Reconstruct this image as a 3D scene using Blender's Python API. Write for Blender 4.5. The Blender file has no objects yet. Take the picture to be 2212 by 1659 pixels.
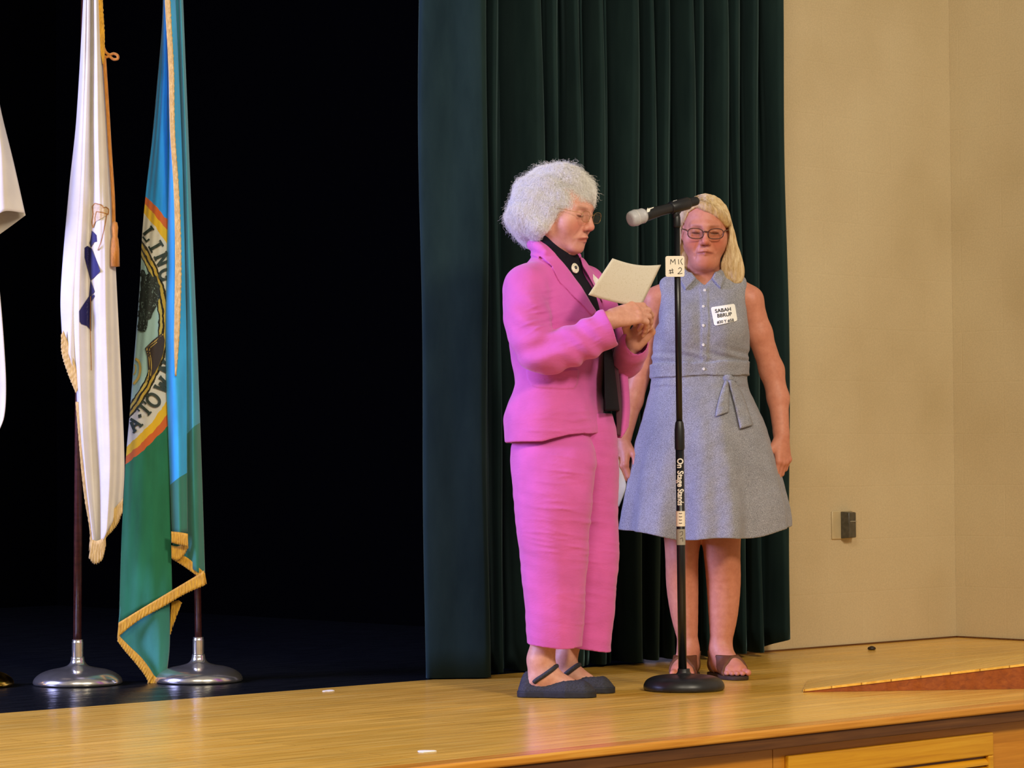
import bpy, bmesh, math, random
import numpy as np
from mathutils import Vector, Matrix, Euler
from mathutils.bvhtree import BVHTree

SC = bpy.context.scene
COL = SC.collection
random.seed(7)
RNG = np.random.default_rng(11)

# ------------------------------------------------------------------ camera
# World: X runs along the stage front (to the right, receding), Y into the stage, Z up.
# The stage floor is z = 0; the photographer stands in the hall at the origin.
FPX = 6000.0
YAW = math.radians(43.0)
PITCH = math.atan(170.5 / FPX)
ROLL = 0.0075
CAMPOS = Vector((0.0, 0.0, 0.71))
RIGHT0 = Vector((math.cos(YAW), -math.sin(YAW), 0))
FWD0 = Vector((math.sin(YAW), math.cos(YAW), 0))
FWD = (FWD0 * math.cos(PITCH) + Vector((0, 0, 1)) * math.sin(PITCH)).normalized()
UP0 = RIGHT0.cross(FWD).normalized()
RIGHT = (RIGHT0 * math.cos(ROLL) - UP0 * math.sin(ROLL)).normalized()
UP = (UP0 * math.cos(ROLL) + RIGHT0 * math.sin(ROLL)).normalized()

cam_data = bpy.data.cameras.new('camera')
cam = bpy.data.objects.new('camera', cam_data)
COL.objects.link(cam)
cam_data.sensor_width = 36.0
cam_data.lens = 36.0 * FPX / 2212.0
cam_data.clip_start = 0.1
cam_data.clip_end = 100
M = Matrix((RIGHT, UP, -FWD)).transposed().to_4x4()
M.translation = CAMPOS
cam.matrix_world = M
SC.camera = cam

# ------------------------------------------------------------------ view, world, lights
SC.view_settings.view_transform = 'Standard'
SC.view_settings.look = 'None'
SC.view_settings.gamma = 1.0
SC.view_settings.use_curve_mapping = False
SC.view_settings.exposure = 0.0

world = bpy.data.worlds.new('hall_ambient')
SC.world = world
world.use_nodes = True
bg = world.node_tree.nodes['Background']
bg.inputs[0].default_value = (1.0, 0.86, 0.66, 1)
bg.inputs[1].default_value = 0.28


def area_light(name, loc, target, energy, color, size, size_y=None):
    d = bpy.data.lights.new(name, 'AREA')
    d.energy = energy
    d.color = color
    d.size = size
    if size_y:
        d.shape = 'RECTANGLE'
        d.size_y = size_y
    o = bpy.data.objects.new(name, d)
    COL.objects.link(o)
    o.location = loc
    o.rotation_euler = (Vector(target) - Vector(loc)).to_track_quat('-Z', 'Y').to_euler()
    return o


def camrel(r, f, z):
    return CAMPOS + RIGHT0 * r + FWD0 * f + Vector((0, 0, z - CAMPOS.z))


# warm house lights high over the hall, one unseen blue stage lamp in the wings far to the left
area_light('house_light', camrel(3.4, 1.8, 4.7), camrel(0.5, 9.0, 0.6), 380, (1.0, 0.87, 0.68), 1.1)
area_light('house_light_middle', camrel(-0.6, 1.5, 5.0), camrel(0.0, 9.0, 0.6), 185, (1.0, 0.88, 0.70), 1.6)
area_light('side_stage_light', camrel(-5.2, 7.2, 2.4), camrel(0.2, 8.7, 0.9), 540, (0.43, 0.46, 1.0), 1.6, 2.2)


# ------------------------------------------------------------------ pixel helpers (photo frame 2212 x 1659)
def ray(px, py):
    return FWD + RIGHT * ((px - 1106.0) / FPX) + UP * ((829.5 - py) / FPX)


def on_z(px, py, z=0.0):
    r = ray(px, py)
    return CAMPOS + r * ((z - CAMPOS.z) / r.z)


def on_y(px, py, y):
    r = ray(px, py)
    return CAMPOS + r * ((y - CAMPOS.y) / r.y)


class Frame:
    """Upright frame at a ground point: x to the viewer's right, y away, z up."""

    def __init__(self, base):
        self.base = Vector(base)
        self.mat = Matrix((RIGHT0, FWD0, Vector((0, 0, 1)))).transposed().to_4x4()
        self.mat.translation = self.base

    def L(self, px, py, y=0.0):
        r = ray(px, py)
        t = ((self.base + FWD0 * y - CAMPOS).dot(FWD0)) / r.dot(FWD0)
        d = CAMPOS + r * t - self.base
        return Vector((d.dot(RIGHT0), y, d.z))

    def scale(self, y=0.0):
        return FPX / ((self.base + FWD0 * y - CAMPOS).dot(FWD0))

    def root(self, name, label, cat, group=None):
        o = bpy.data.objects.new(name, None)
        o.empty_display_size = 0.1
        COL.objects.link(o)
        o.matrix_world = self.mat
        tag(o, label, cat, group)
        return o


def tag(o, label, cat, group=None):
    o['label'] = label
    o['category'] = cat
    if group:
        o['group'] = group
    return o


# ------------------------------------------------------------------ materials
def rgb(h):
    h = h.lstrip('#')
    v = [int(h[i:i + 2], 16) / 255 for i in (0, 2, 4)]
    return tuple((c / 12.92 if c <= 0.04045 else ((c + 0.055) / 1.055) ** 2.4) for c in v)


class Mat:
    def __init__(self, name, color=(0.5, 0.5, 0.5), rough=0.6, metal=0.0, spec=0.5, **kw):
        self.m = bpy.data.materials.new(name)
        self.m.use_nodes = True
        self.nt = self.m.node_tree
        self.b = self.nt.nodes['Principled BSDF']
        self.out = self.nt.nodes['Material Output']
        self.b.inputs['Base Color'].default_value = (*color[:3], 1)
        self.b.inputs['Roughness'].default_value = rough
        self.b.inputs['Metallic'].default_value = metal
        self.b.inputs['Specular IOR Level'].default_value = spec
        for k, v in kw.items():
            self.b.inputs[k.replace('_', ' ')].default_value = v
        self._co = None

    def n(self, typ, **kw):
        nd = self.nt.nodes.new(typ)
        for k, v in kw.items():
            setattr(nd, k, v)
        return nd

    def lk(self, a, b):
        self.nt.links.new(a, b)

    def coord(self, scale=(1, 1, 1), rot=(0, 0, 0), which='Object'):
        tc = self.n('ShaderNodeTexCoord')
        mp = self.n('ShaderNodeMapping')
        mp.inputs['Scale'].default_value = scale
        mp.inputs['Rotation'].default_value = rot
        self.lk(tc.outputs[which], mp.inputs[0])
        return mp.outputs[0]

    def noise(self, scale=5, detail=4, rough=0.5, vec=None, dist=0.0):
        nd = self.n('ShaderNodeTexNoise')
        nd.inputs['Scale'].default_value = scale
        nd.inputs['Detail'].default_value = detail
        nd.inputs['Roughness'].default_value = rough
        nd.inputs['Distortion'].default_value = dist
        if vec is None:
            vec = self.coord()
        self.lk(vec, nd.inputs['Vector'])
        return nd.outputs['Fac']

    def ramp(self, fac, stops, interp='LINEAR'):
        nd = self.n('ShaderNodeValToRGB')
        nd.color_ramp.interpolation = interp
        el = nd.color_ramp.elements
        while len(el) < len(stops):
            el.new(0.5)
        for e, (p, c) in zip(el, stops):
            e.position = p
            e.color = (*c[:3], 1) if hasattr(c, '__len__') else (c, c, c, 1)
        self.lk(fac, nd.inputs[0])
        return nd.outputs['Color']

    def math(self, op, a, b=None, c=None):
        nd = self.n('ShaderNodeMath', operation=op)
        for i, v in enumerate((a, b, c)):
            if v is None:
                continue
            if isinstance(v, (int, float)):
                nd.inputs[i].default_value = v
            else:
                self.lk(v, nd.inputs[i])
        return nd.outputs[0]

    def mix(self, fac, a, b, blend='MIX'):
        nd = self.n('ShaderNodeMix', data_type='RGBA', blend_type=blend)
        for sock, v in ((nd.inputs[0], fac), (nd.inputs[6], a), (nd.inputs[7], b)):
            if isinstance(v, (int, float)):
                sock.default_value = v
            elif isinstance(v, tuple):
                sock.default_value = (*v[:3], 1)
            else:
                self.lk(v, sock)
        return nd.outputs[2]

    def base(self, sock):
        self.lk(sock, self.b.inputs['Base Color'])
        return self

    def rough(self, sock):
        self.lk(sock, self.b.inputs['Roughness'])
        return self

    def bump(self, fac, strength=0.3, dist=0.01):
        nd = self.n('ShaderNodeBump')
        nd.inputs['Strength'].default_value = strength
        nd.inputs['Distance'].default_value = dist
        self.lk(fac, nd.inputs['Height'])
        prev = self.b.inputs['Normal'].links
        if prev:
            self.lk(prev[0].from_socket, nd.inputs['Normal'])
        self.lk(nd.outputs[0], self.b.inputs['Normal'])
        return self


def cloth_mat(name, col, var=0.12, weave=900, rough=0.85, bump=0.25, crinkle=0.0, sheen=0.2, speck=0.0, speck_scale=500, stretch=(1, 1, 1)):
    m = Mat(name, col, rough, spec=0.2)
    m.b.inputs['Sheen Weight'].default_value = sheen
    m.b.inputs['Sheen Roughness'].default_value = 0.5
    n1 = m.noise(14, 4)
    lo = tuple(c * (1 - var) for c in col)
    hi = tuple(min(1, c * (1 + var)) for c in col)
    c = m.ramp(n1, [(0.3, lo), (0.7, hi)])
    if speck:
        n2 = m.noise(speck_scale, 2, 0.6, m.coord(stretch))
        s = m.ramp(n2, [(0.36, 1 - speck), (0.64, 1 + speck * 0.0 + 0.0)])
        c = m.mix(1.0, c, s, 'MULTIPLY')
        n3 = m.ramp(m.noise(speck_scale * 0.9, 2, 0.6, m.coord(stretch, (0.3, 0.2, 0))), [(0.55, 0.0), (0.75, 1.0)])
        f = m.math('MULTIPLY', n3, speck * 0.8)
        c = m.mix(f, c, (0.75, 0.77, 0.82))
    m.base(c)
    m.bump(m.noise(weave, 2), bump, 0.001)
    if crinkle:
        m.bump(m.noise(38, 5, 0.6, m.coord((1, 1, 2.2)), 1.2), crinkle, 0.006)
    return m.m


def metal_mat(name, col, rough):
    m = Mat(name, col, rough, metal=1.0)
    m.rough(m.ramp(m.noise(40, 4), [(0.3, rough * 0.7), (0.7, rough * 1.4)]))
    return m.m


def plain(name, col, rough=0.5, spec=0.5, var=0.06, scale=30, **kw):
    m = Mat(name, col, rough, spec=spec, **kw)
    m.base(m.ramp(m.noise(scale, 4), [(0.3, tuple(c * (1 - var) for c in col)), (0.7, tuple(min(1, c * (1 + var)) for c in col))]))
    return m.m


# ------------------------------------------------------------------ mesh helpers
class MB:
    def __init__(self):
        self.v = []
        self.f = []

    def add(self, verts, faces):
        o = len(self.v)
        self.v.extend([tuple(p) for p in verts])
        self.f.extend([tuple(i + o for i in q) for q in faces])
        return self

    def box(self, lo, hi):
        x0, y0, z0 = lo
        x1, y1, z1 = hi
        return self.add([(x0, y0, z0), (x1, y0, z0), (x1, y1, z0), (x0, y1, z0), (x0, y0, z1), (x1, y0, z1), (x1, y1, z1), (x0, y1, z1)],
                        [(0, 3, 2, 1), (4, 5, 6, 7), (0, 1, 5, 4), (1, 2, 6, 5), (2, 3, 7, 6), (3, 0, 4, 7)])

    def hexa(self, p):
        return self.add(p, [(0, 3, 2, 1), (4, 5, 6, 7), (0, 1, 5, 4), (1, 2, 6, 5), (2, 3, 7, 6), (3, 0, 4, 7)])

    def lathe(self, prof, n=48, c=(0, 0, 0)):
        vs, fs = [], []
        for r, z in prof:
            for k in range(n):
                a = 2 * math.pi * k / n
                vs.append((c[0] + r * math.cos(a), c[1] + r * math.sin(a), c[2] + z))
        for i in range(len(prof) - 1):
            for k in range(n):
                k2 = (k + 1) % n
                fs.append((i * n + k, i * n + k2, (i + 1) * n + k2, (i + 1) * n + k))
        fs.append(tuple(range(n - 1, -1, -1)))
        fs.append(tuple((len(prof) - 1) * n + k for k in range(n)))
        return self.add(vs, fs)

    def tube(self, pts, r, n=10, closed=False, flat=1.0):
        pts = [Vector(p) for p in pts]
        N = len(pts)
        rs = r if hasattr(r, '__len__') else [r] * N
        vs, fs = [], []
        prev = None
        for i, p in enumerate(pts):
            a = pts[(i - 1) % N] if closed else pts[max(i - 1, 0)]
            b = pts[(i + 1) % N] if closed else pts[min(i + 1, N - 1)]
            t = (b - a).normalized()
            if prev is None:
                h = Vector((0, 0, 1)) if abs(t.z) < 0.9 else Vector((1, 0, 0))
                s = t.cross(h).normalized()
            else:
                s = (prev - t * prev.dot(t)).normalized()
            prev = s
            q = t.cross(s)
            for k in range(n):
                an = 2 * math.pi * k / n
                vs.append(p + s * (math.cos(an) * rs[i]) + q * (math.sin(an) * rs[i] * flat))
        for i in range(N if closed else N - 1):
            j = (i + 1) % N
            for k in range(n):
                k2 = (k + 1) % n
                fs.append((i * n + k, i * n + k2, j * n + k2, j * n + k))
        if not closed:
            fs.append(tuple(range(n - 1, -1, -1)))
            fs.append(tuple((N - 1) * n + k for k in range(n)))
        return self.add(vs, fs)

    def grid(self, P):
        """P: rows of points"""
        R, C = len(P), len(P[0])
        vs = [p for row in P for p in row]
        fs = [(i * C + j, i * C + j + 1, (i + 1) * C + j + 1, (i + 1) * C + j) for i in range(R - 1) for j in range(C - 1)]
        return self.add(vs, fs)

    def build(self, name, mat, parent=None, smooth=True, bevel=0.0, solid=0.0, auto=None, segs=2):
        me = bpy.data.meshes.new(name)
        me.from_pydata(self.v, [], self.f)
        me.update()
        return link_mesh(name, me, mat, parent, smooth, bevel, solid, auto, segs)


def link_mesh(name, me, mat, parent=None, smooth=True, bevel=0.0, solid=0.0, auto=None, segs=2):
    if mat is not None:
        me.materials.append(mat)
    o = bpy.data.objects.new(name, me)
    COL.objects.link(o)
    if parent is not None:
        o.parent = parent
    if smooth:
        me.polygons.foreach_set('use_smooth', [True] * len(me.polygons))
    if auto is not None:
        try:
            me.set_sharp_from_angle(angle=math.radians(auto))
        except Exception:
            pass
    if solid:
        md = o.modifiers.new('solid', 'SOLIDIFY')
        md.thickness = solid
        md.offset = 0
    if bevel:
        md = o.modifiers.new('bevel', 'BEVEL')
        md.width = bevel
        md.segments = segs
        md.limit_method = 'ANGLE'
    return o


def struct(o):
    o['kind'] = 'structure'
    return o


def catmull(P, n):
    """resample a list of tuples smoothly into n points (uniform in chord length)"""
    P = [np.array(p, float) for p in P]
    if len(P) == 2:
        return [tuple(P[0] + (P[1] - P[0]) * i / (n - 1)) for i in range(n)]
    A = np.array(P)
    d = np.r_[0, np.cumsum(np.linalg.norm(np.diff(A, axis=0), axis=1))]
    t = np.linspace(0, d[-1], n)
    m = np.zeros_like(A)
    m[1:-1] = (A[2:] - A[:-2]) / (d[2:] - d[:-2])[:, None]
    m[0] = (A[1] - A[0]) / (d[1] - d[0])
    m[-1] = (A[-1] - A[-2]) / (d[-1] - d[-2])
    i = np.clip(np.searchsorted(d, t, 'right') - 1, 0, len(d) - 2)
    h = (d[i + 1] - d[i])
    s = ((t - d[i]) / h)[:, None]
    h = h[:, None]
    p = (2 * s**3 - 3 * s**2 + 1) * A[i] + (s**3 - 2 * s**2 + s) * h * m[i] + (-2 * s**3 + 3 * s**2) * A[i + 1] + (s**3 - s**2) * h * m[i + 1]
    return [tuple(q) for q in p]


FONT_CACHE = {}


def text_mesh(txt, size, res=3, bold=0.0):
    c = bpy.data.curves.new('lettering', 'FONT')
    c.body = txt
    c.size = size
    c.resolution_u = res
    c.offset = bold * size
    c.align_x = 'CENTER'
    c.align_y = 'CENTER'
    o = bpy.data.objects.new('lettering', c)
    COL.objects.link(o)
    dg = bpy.context.evaluated_depsgraph_get()
    me = bpy.data.meshes.new_from_object(o.evaluated_get(dg))
    bm = bmesh.new()
    bm.from_mesh(me)
    bmesh.ops.triangulate(bm, faces=bm.faces)
    bmesh.ops.subdivide_edges(bm, edges=[e for e in bm.edges if e.calc_length() > size * 0.12], cuts=1)
    bmesh.ops.triangulate(bm, faces=bm.faces)
    vs = [(v.co.x, v.co.y) for v in bm.verts]
    bm.verts.index_update()
    fs = [tuple(v.index for v in f.verts) for f in bm.faces]
    bm.free()
    bpy.data.objects.remove(o)
    bpy.data.curves.remove(c)
    bpy.data.meshes.remove(me)
    return vs, fs


def poly_tris(pts, cell):
    """fill a 2-D polygon with small triangles"""
    bm = bmesh.new()
    vs = [bm.verts.new((p[0], p[1], 0)) for p in pts]
    f = bm.faces.new(vs)
    bmesh.ops.triangulate(bm, faces=[f])
    for _ in range(6):
        es = [e for e in bm.edges if e.calc_length() > cell]
        if not es:
            break
        bmesh.ops.subdivide_edges(bm, edges=es, cuts=1)
        bmesh.ops.triangulate(bm, faces=[f for f in bm.faces if len(f.verts) > 3])
    bm.verts.index_update()
    out = [(v.co.x, v.co.y) for v in bm.verts], [tuple(v.index for v in f.verts) for f in bm.faces]
    bm.free()
    return out


class Printer:
    """lays flat printed shapes (given where the photo shows them) on a surface of a frame"""

    def __init__(self, frame, objs, lift=0.0015):
        self.fr = frame
        self.lift = lift
        vs, fs = [], []
        dg = bpy.context.evaluated_depsgraph_get()
        for o in objs:
            e = o.evaluated_get(dg)
            me = e.to_mesh()
            k = len(vs)
            vs += [v.co.copy() for v in me.vertices]
            fs += [tuple(i + k for i in p.vertices) for p in me.polygons]
            e.to_mesh_clear()
        self.bvh = BVHTree.FromPolygons(vs, fs)
        self.eye = frame.mat.inverted() @ CAMPOS

    def hit(self, px, py):
        d = (self.fr.L(px, py, 0) - self.eye).normalized()
        r = self.bvh.ray_cast(self.eye, d)
        if r[0] is None:
            return None
        return r[0] - d * self.lift

    def put(self, mb, pts, faces):
        P = [self.hit(*p) for p in pts]
        ok = {}
        vs = []
        for i, p in enumerate(P):
            if p is not None:
                ok[i] = len(vs)
                vs.append(p)
        lim = 0.06
        fs = []
        for f in faces:
            if all(i in ok for i in f):
                q = [P[i] for i in f]
                if max(p.y for p in q) - min(p.y for p in q) < lim:
                    fs.append(tuple(ok[i] for i in f))
        mb.add(vs, fs)

    def poly(self, mb, pts, cell=6):
        v, f = poly_tris(pts, cell)
        self.put(mb, v, f)

    def text(self, mb, txt, px, py, size, ang=0.0, sx=1.0, bold=0.0):
        v, f = text_mesh(txt, size, 3, bold)
        a = math.radians(ang)
        ca, sa = math.cos(a), math.sin(a)
        self.put(mb, [(px + x * sx * ca + y * sa, py + x * sx * sa - y * ca) for x, y in v], f)

    def stroke(self, mb, pts, w):
        """a drawn line of width w (pixels) through pts"""
        pts = catmull(pts, max(8, 6 * len(pts)))
        L, R = [], []
        for i, p in enumerate(pts):
            a = pts[max(i - 1, 0)]
            b = pts[min(i + 1, len(pts) - 1)]
            tx, ty = b[0] - a[0], b[1] - a[1]
            l = math.hypot(tx, ty) or 1
            nx, ny = -ty / l * w / 2, tx / l * w / 2
            L.append((p[0] + nx, p[1] + ny))
            R.append((p[0] - nx, p[1] - ny))
        n = len(pts)
        self.put(mb, L + R, [(i, i + 1, n + i + 1, n + i) for i in range(n - 1)])


# ------------------------------------------------------------------ implicit modelling (numpy fields -> surface nets)
def smin(a, b, k):
    if k <= 0:
        return np.minimum(a, b)
    h = np.clip(0.5 + 0.5 * (b - a) / k, 0, 1)
    return b + (a - b) * h - k * h * (1 - h)


def smax(a, b, k):
    return -smin(-a, -b, k)


class Vol:
    def __init__(self, lo, hi, h):
        self.lo = np.array(lo, float)
        self.h = h
        self.n = np.ceil((np.array(hi) - self.lo) / h).astype(int) + 1
        self.ax = [self.lo[i] + np.arange(self.n[i]) * h for i in range(3)]
        self.D = np.full(self.n, 1.0, np.float32)

    def _sub(self, bb, pad):
        s = []
        for i in range(3):
            a = int(np.floor((bb[0][i] - pad - self.lo[i]) / self.h))
            b = int(np.ceil((bb[1][i] + pad - self.lo[i]) / self.h)) + 1
            s.append(slice(max(0, min(a, self.n[i])), max(0, min(b, self.n[i]))))
        X = self.ax[0][s[0]][:, None, None].astype(np.float32)
        Y = self.ax[1][s[1]][None, :, None].astype(np.float32)
        Z = self.ax[2][s[2]][None, None, :].astype(np.float32)
        return tuple(s), X, Y, Z

    def add(self, prim, k=0.0):
        fn, bb = prim
        s, X, Y, Z = self._sub(bb, k + 4 * self.h)
        if 0 in self.D[s].shape:
            return self
        self.D[s] = smin(self.D[s], fn(X, Y, Z).astype(np.float32), k)
        return self

    def cut(self, prim, k=0.0):
        fn, bb = prim
        s, X, Y, Z = self._sub(bb, k + 4 * self.h)
        if 0 in self.D[s].shape:
            return self
        self.D[s] = smax(self.D[s], -fn(X, Y, Z).astype(np.float32), k)
        return self

    def XYZ(self):
        return self.ax[0][:, None, None].astype(np.float32), self.ax[1][None, :, None].astype(np.float32), self.ax[2][None, None, :].astype(np.float32)

    def sample(self, P):
        q = (np.asarray(P) - self.lo) / self.h
        q = np.clip(q, 0, np.array(self.n) - 1.001)
        i = q.astype(int)
        f = q - i
        r = 0
        for dx in (0, 1):
            for dy in (0, 1):
                for dz in (0, 1):
                    w = (f[:, 0] if dx else 1 - f[:, 0]) * (f[:, 1] if dy else 1 - f[:, 1]) * (f[:, 2] if dz else 1 - f[:, 2])
                    r = r + w * self.D[i[:, 0] + dx, i[:, 1] + dy, i[:, 2] + dz]
        return r

    def grad(self, P):
        e = self.h
        g = np.stack([self.sample(P + np.eye(3)[i] * e) - self.sample(P - np.eye(3)[i] * e) for i in range(3)], 1)
        return g / np.maximum(np.linalg.norm(g, axis=1), 1e-9)[:, None]

    def verts_faces(self):
        D = self.D
        for ax in range(3):          # close the shape at the box walls
            for e in (0, -1):
                ix = [slice(None)] * 3
                ix[ax] = e
                D[tuple(ix)] = np.maximum(D[tuple(ix)], self.h * 0.5)
        I = D < 0
        n = self.n
        c = np.zeros(n - 1, np.int8)
        for dx in (0, 1):
            for dy in (0, 1):
                for dz in (0, 1):
                    c += I[dx:n[0] - 1 + dx, dy:n[1] - 1 + dy, dz:n[2] - 1 + dz]
        act = np.argwhere((c > 0) & (c < 8))
        idx = np.full(n - 1, -1, np.int32)
        idx[act[:, 0], act[:, 1], act[:, 2]] = np.arange(len(act))
        cor = {}
        for dx in (0, 1):
            for dy in (0, 1):
                for dz in (0, 1):
                    cor[(dx, dy, dz)] = D[act[:, 0] + dx, act[:, 1] + dy, act[:, 2] + dz].astype(np.float64)
        acc = np.zeros((len(act), 3))
        cnt = np.zeros(len(act))
        keys = list(cor)
        for a in keys:
            for ax in range(3):
                if a[ax] == 0:
                    b = list(a)
                    b[ax] = 1
                    b = tuple(b)
                    va, vb = cor[a], cor[b]
                    m = (va < 0) != (vb < 0)
                    t = np.where(m, va / np.where(m, va - vb, 1), 0)
                    p = np.tile(np.array(a, float), (len(act), 1))
                    p[:, ax] += t
                    acc[m] += p[m]
                    cnt[m] += 1
        V = self.lo + (act + acc / cnt[:, None]) * self.h
        F = []
        for ax in range(3):
            u, v = (ax + 1) % 3, (ax + 2) % 3
            s0 = [slice(None)] * 3
            s1 = [slice(None)] * 3
            s0[ax] = slice(0, n[ax] - 1)
            s1[ax] = slice(1, n[ax])
            A, B = I[tuple(s0)], I[tuple(s1)]
            e = np.argwhere(A != B)
            ok = (e[:, u] > 0) & (e[:, v] > 0) & (e[:, u] < n[u] - 1) & (e[:, v] < n[v] - 1)
            e = e[ok]
            flip = A[e[:, 0], e[:, 1], e[:, 2]]
            q = []
            for du, dv in ((1, 1), (0, 1), (0, 0), (1, 0)):
                o = e.copy()
                o[:, u] -= du
                o[:, v] -= dv
                q.append(idx[o[:, 0], o[:, 1], o[:, 2]])
            q = np.stack(q, 1)
            q[~flip] = q[~flip][:, ::-1]
            F.append(q)
        return V, np.concatenate(F)

    def build(self, name, mat, parent, smooth=0):
        V, F = self.verts_faces()
        for it in range(smooth):
            acc = np.zeros_like(V)
            cnt = np.zeros(len(V))
            for k in range(4):
                a, b = F[:, k], F[:, (k + 1) % 4]
                for i in range(3):
                    acc[:, i] += np.bincount(a, V[b, i], len(V)) + np.bincount(b, V[a, i], len(V))
                cnt += np.bincount(a, minlength=len(V)) + np.bincount(b, minlength=len(V))
            V = V + 0.6 * (acc / np.maximum(cnt, 1)[:, None] - V)
        me = bpy.data.meshes.new(name)
        me.vertices.add(len(V))
        me.vertices.foreach_set('co', V.astype(np.float32).ravel())
        me.loops.add(F.size)
        me.loops.foreach_set('vertex_index', F.astype(np.int32).ravel())
        me.polygons.add(len(F))
        me.polygons.foreach_set('loop_start', np.arange(0, F.size, 4, dtype=np.int32))
        me.update(calc_edges=True)
        me.validate()
        o = link_mesh(name, me, mat, parent)
        self.V = V
        return o


def v3(p):
    return np.array(p, float)


def bbox(pts, r):
    A = np.array([list(p) for p in pts], float)
    return A.min(0) - r, A.max(0) + r


def capsule(a, b, r1, r2=None):
    r2 = r1 if r2 is None else r2
    a, b = v3(a), v3(b)
    d = b - a
    L2 = max(float(d @ d), 1e-12)

    def fn(X, Y, Z):
        px, py, pz = X - a[0], Y - a[1], Z - a[2]
        t = np.clip((px * d[0] + py * d[1] + pz * d[2]) / L2, 0, 1)
        return np.sqrt((px - t * d[0]) ** 2 + (py - t * d[1]) ** 2 + (pz - t * d[2]) ** 2) - (r1 + (r2 - r1) * t)
    return fn, bbox([a, b], max(r1, r2))


def chain(pts, k=0.02):
    """pts: [(point, radius)] -> a smooth limb"""
    caps = [capsule(pts[i][0], pts[i + 1][0], pts[i][1], pts[i + 1][1]) for i in range(len(pts) - 1)]

    def fn(X, Y, Z):
        d = caps[0][0](X, Y, Z)
        for c in caps[1:]:
            d = smin(d, c[0](X, Y, Z), k)
        return d
    return fn, bbox([p for p, _ in pts], max(r for _, r in pts))


def limb(pts, n=14, k=0.014):
    """limb along a smooth curve through the joints"""
    P = catmull([(*tuple(p), r) for p, r in pts], n)
    return chain([(q[:3], q[3]) for q in P], k)


def ellipsoid(c, r, R=None):
    c, r = v3(c), v3(r)
    R = np.eye(3) if R is None else np.array(R, float)   # rows: local axes

    def fn(X, Y, Z):
        px, py, pz = X - c[0], Y - c[1], Z - c[2]
        q = [(R[i][0] * px + R[i][1] * py + R[i][2] * pz) for i in range(3)]
        k0 = np.sqrt(sum((q[i] / r[i]) ** 2 for i in range(3)))
        k1 = np.sqrt(sum((q[i] / r[i] ** 2) ** 2 for i in range(3)))
        return k0 * (k0 - 1) / np.maximum(k1, 1e-6)
    return fn, (c - r.max(), c + r.max())


def loft(secs, ang=0.0, expo=2.0, wave=None):
    """vertical stack of ellipses. secs: [(z, cx, cy, rx, ry)]; ang turns the ellipse axes about z;
    wave(theta, z) scales the radius"""
    S = np.array(sorted([list(s) for s in secs]), float)
    zmin, zmax = S[0, 0], S[-1, 0]
    ca, sa = math.cos(ang), math.sin(ang)

    def interp(Z, c):
        z = np.clip(Z, zmin, zmax)
        zz, vv = S[:, 0], S[:, c]
        m = np.gradient(vv, zz)
        i = np.clip(np.searchsorted(zz, z, 'right') - 1, 0, len(zz) - 2)
        h = zz[i + 1] - zz[i]
        s = (z - zz[i]) / h
        return (2 * s**3 - 3 * s**2 + 1) * vv[i] + (s**3 - 2 * s**2 + s) * h * m[i] + (-2 * s**3 + 3 * s**2) * vv[i + 1] + (s**3 - s**2) * h * m[i + 1]

    def fn(X, Y, Z):
        cx, cy, rx, ry = (interp(Z, i) for i in (1, 2, 3, 4))
        px, py = X - cx, Y - cy
        a = ca * px + sa * py
        b = -sa * px + ca * py
        if expo == 2.0:
            k0 = np.sqrt((a / rx) ** 2 + (b / ry) ** 2)
        else:
            k0 = (np.abs(a / rx) ** expo + np.abs(b / ry) ** expo) ** (1 / expo)
        k1 = np.sqrt((a / rx**2) ** 2 + (b / ry**2) ** 2)
        if wave is not None:
            th = np.arctan2(b / ry, a / rx)
            k0 = k0 / (1 + wave(th, Z))
        d = k0 * (k0 - 1) / np.maximum(k1, 0.5 / np.maximum(rx, ry))
        dz = np.maximum(zmin - Z, Z - zmax)
        return np.maximum(d, dz)
    R = S[:, 3:5].max() * 1.35
    lo = np.array([S[:, 1].min() - R, S[:, 2].min() - R, zmin])
    hi = np.array([S[:, 1].max() + R, S[:, 2].max() + R, zmax])
    return fn, (lo, hi)


def poly2(pts):
    """signed distance to a polygon in the x-z plane -> function of (X, Z)"""
    P = np.array([(p[0], p[-1]) for p in pts], float)

    def fn(X, Z):
        X, Z = np.broadcast_arrays(X, Z)
        d = np.full(X.shape, 1e9)
        s = np.ones(X.shape)
        n = len(P)
        for i in range(n):
            a, b = P[i], P[(i + 1) % n]
            e = b - a
            wx, wz = X - a[0], Z - a[1]
            t = np.clip((wx * e[0] + wz * e[1]) / max(e @ e, 1e-12), 0, 1)
            d = np.minimum(d, (wx - e[0] * t) ** 2 + (wz - e[1] * t) ** 2)
            c1 = Z >= a[1]
            c2 = Z < b[1]
            c3 = e[0] * wz > e[1] * wx
            s = np.where((c1 & c2 & c3) | (~c1 & ~c2 & ~c3), -s, s)
        return s * np.sqrt(d)
    return fn


def noise3(X, Y, Z, f, seed=0):
    """cheap smooth noise in -1..1 from rotated sines"""
    r = np.random.default_rng(seed)
    o = 0
    for _ in range(5):
        k = r.normal(size=3)
        k = k / np.linalg.norm(k) * f * r.uniform(0.7, 1.5)
        o = o + np.sin(k[0] * X + k[1] * Y + k[2] * Z + r.uniform(0, 6.28))
    return o / 3.2


def box_bb(lo, hi):
    return np.array(lo, float), np.array(hi, float)


# ================================================================== SETTING
V_EDGE, V_BLACK, V_WALL, U_CORNER = 4.92, 6.88, 6.93, 8.88


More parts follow.
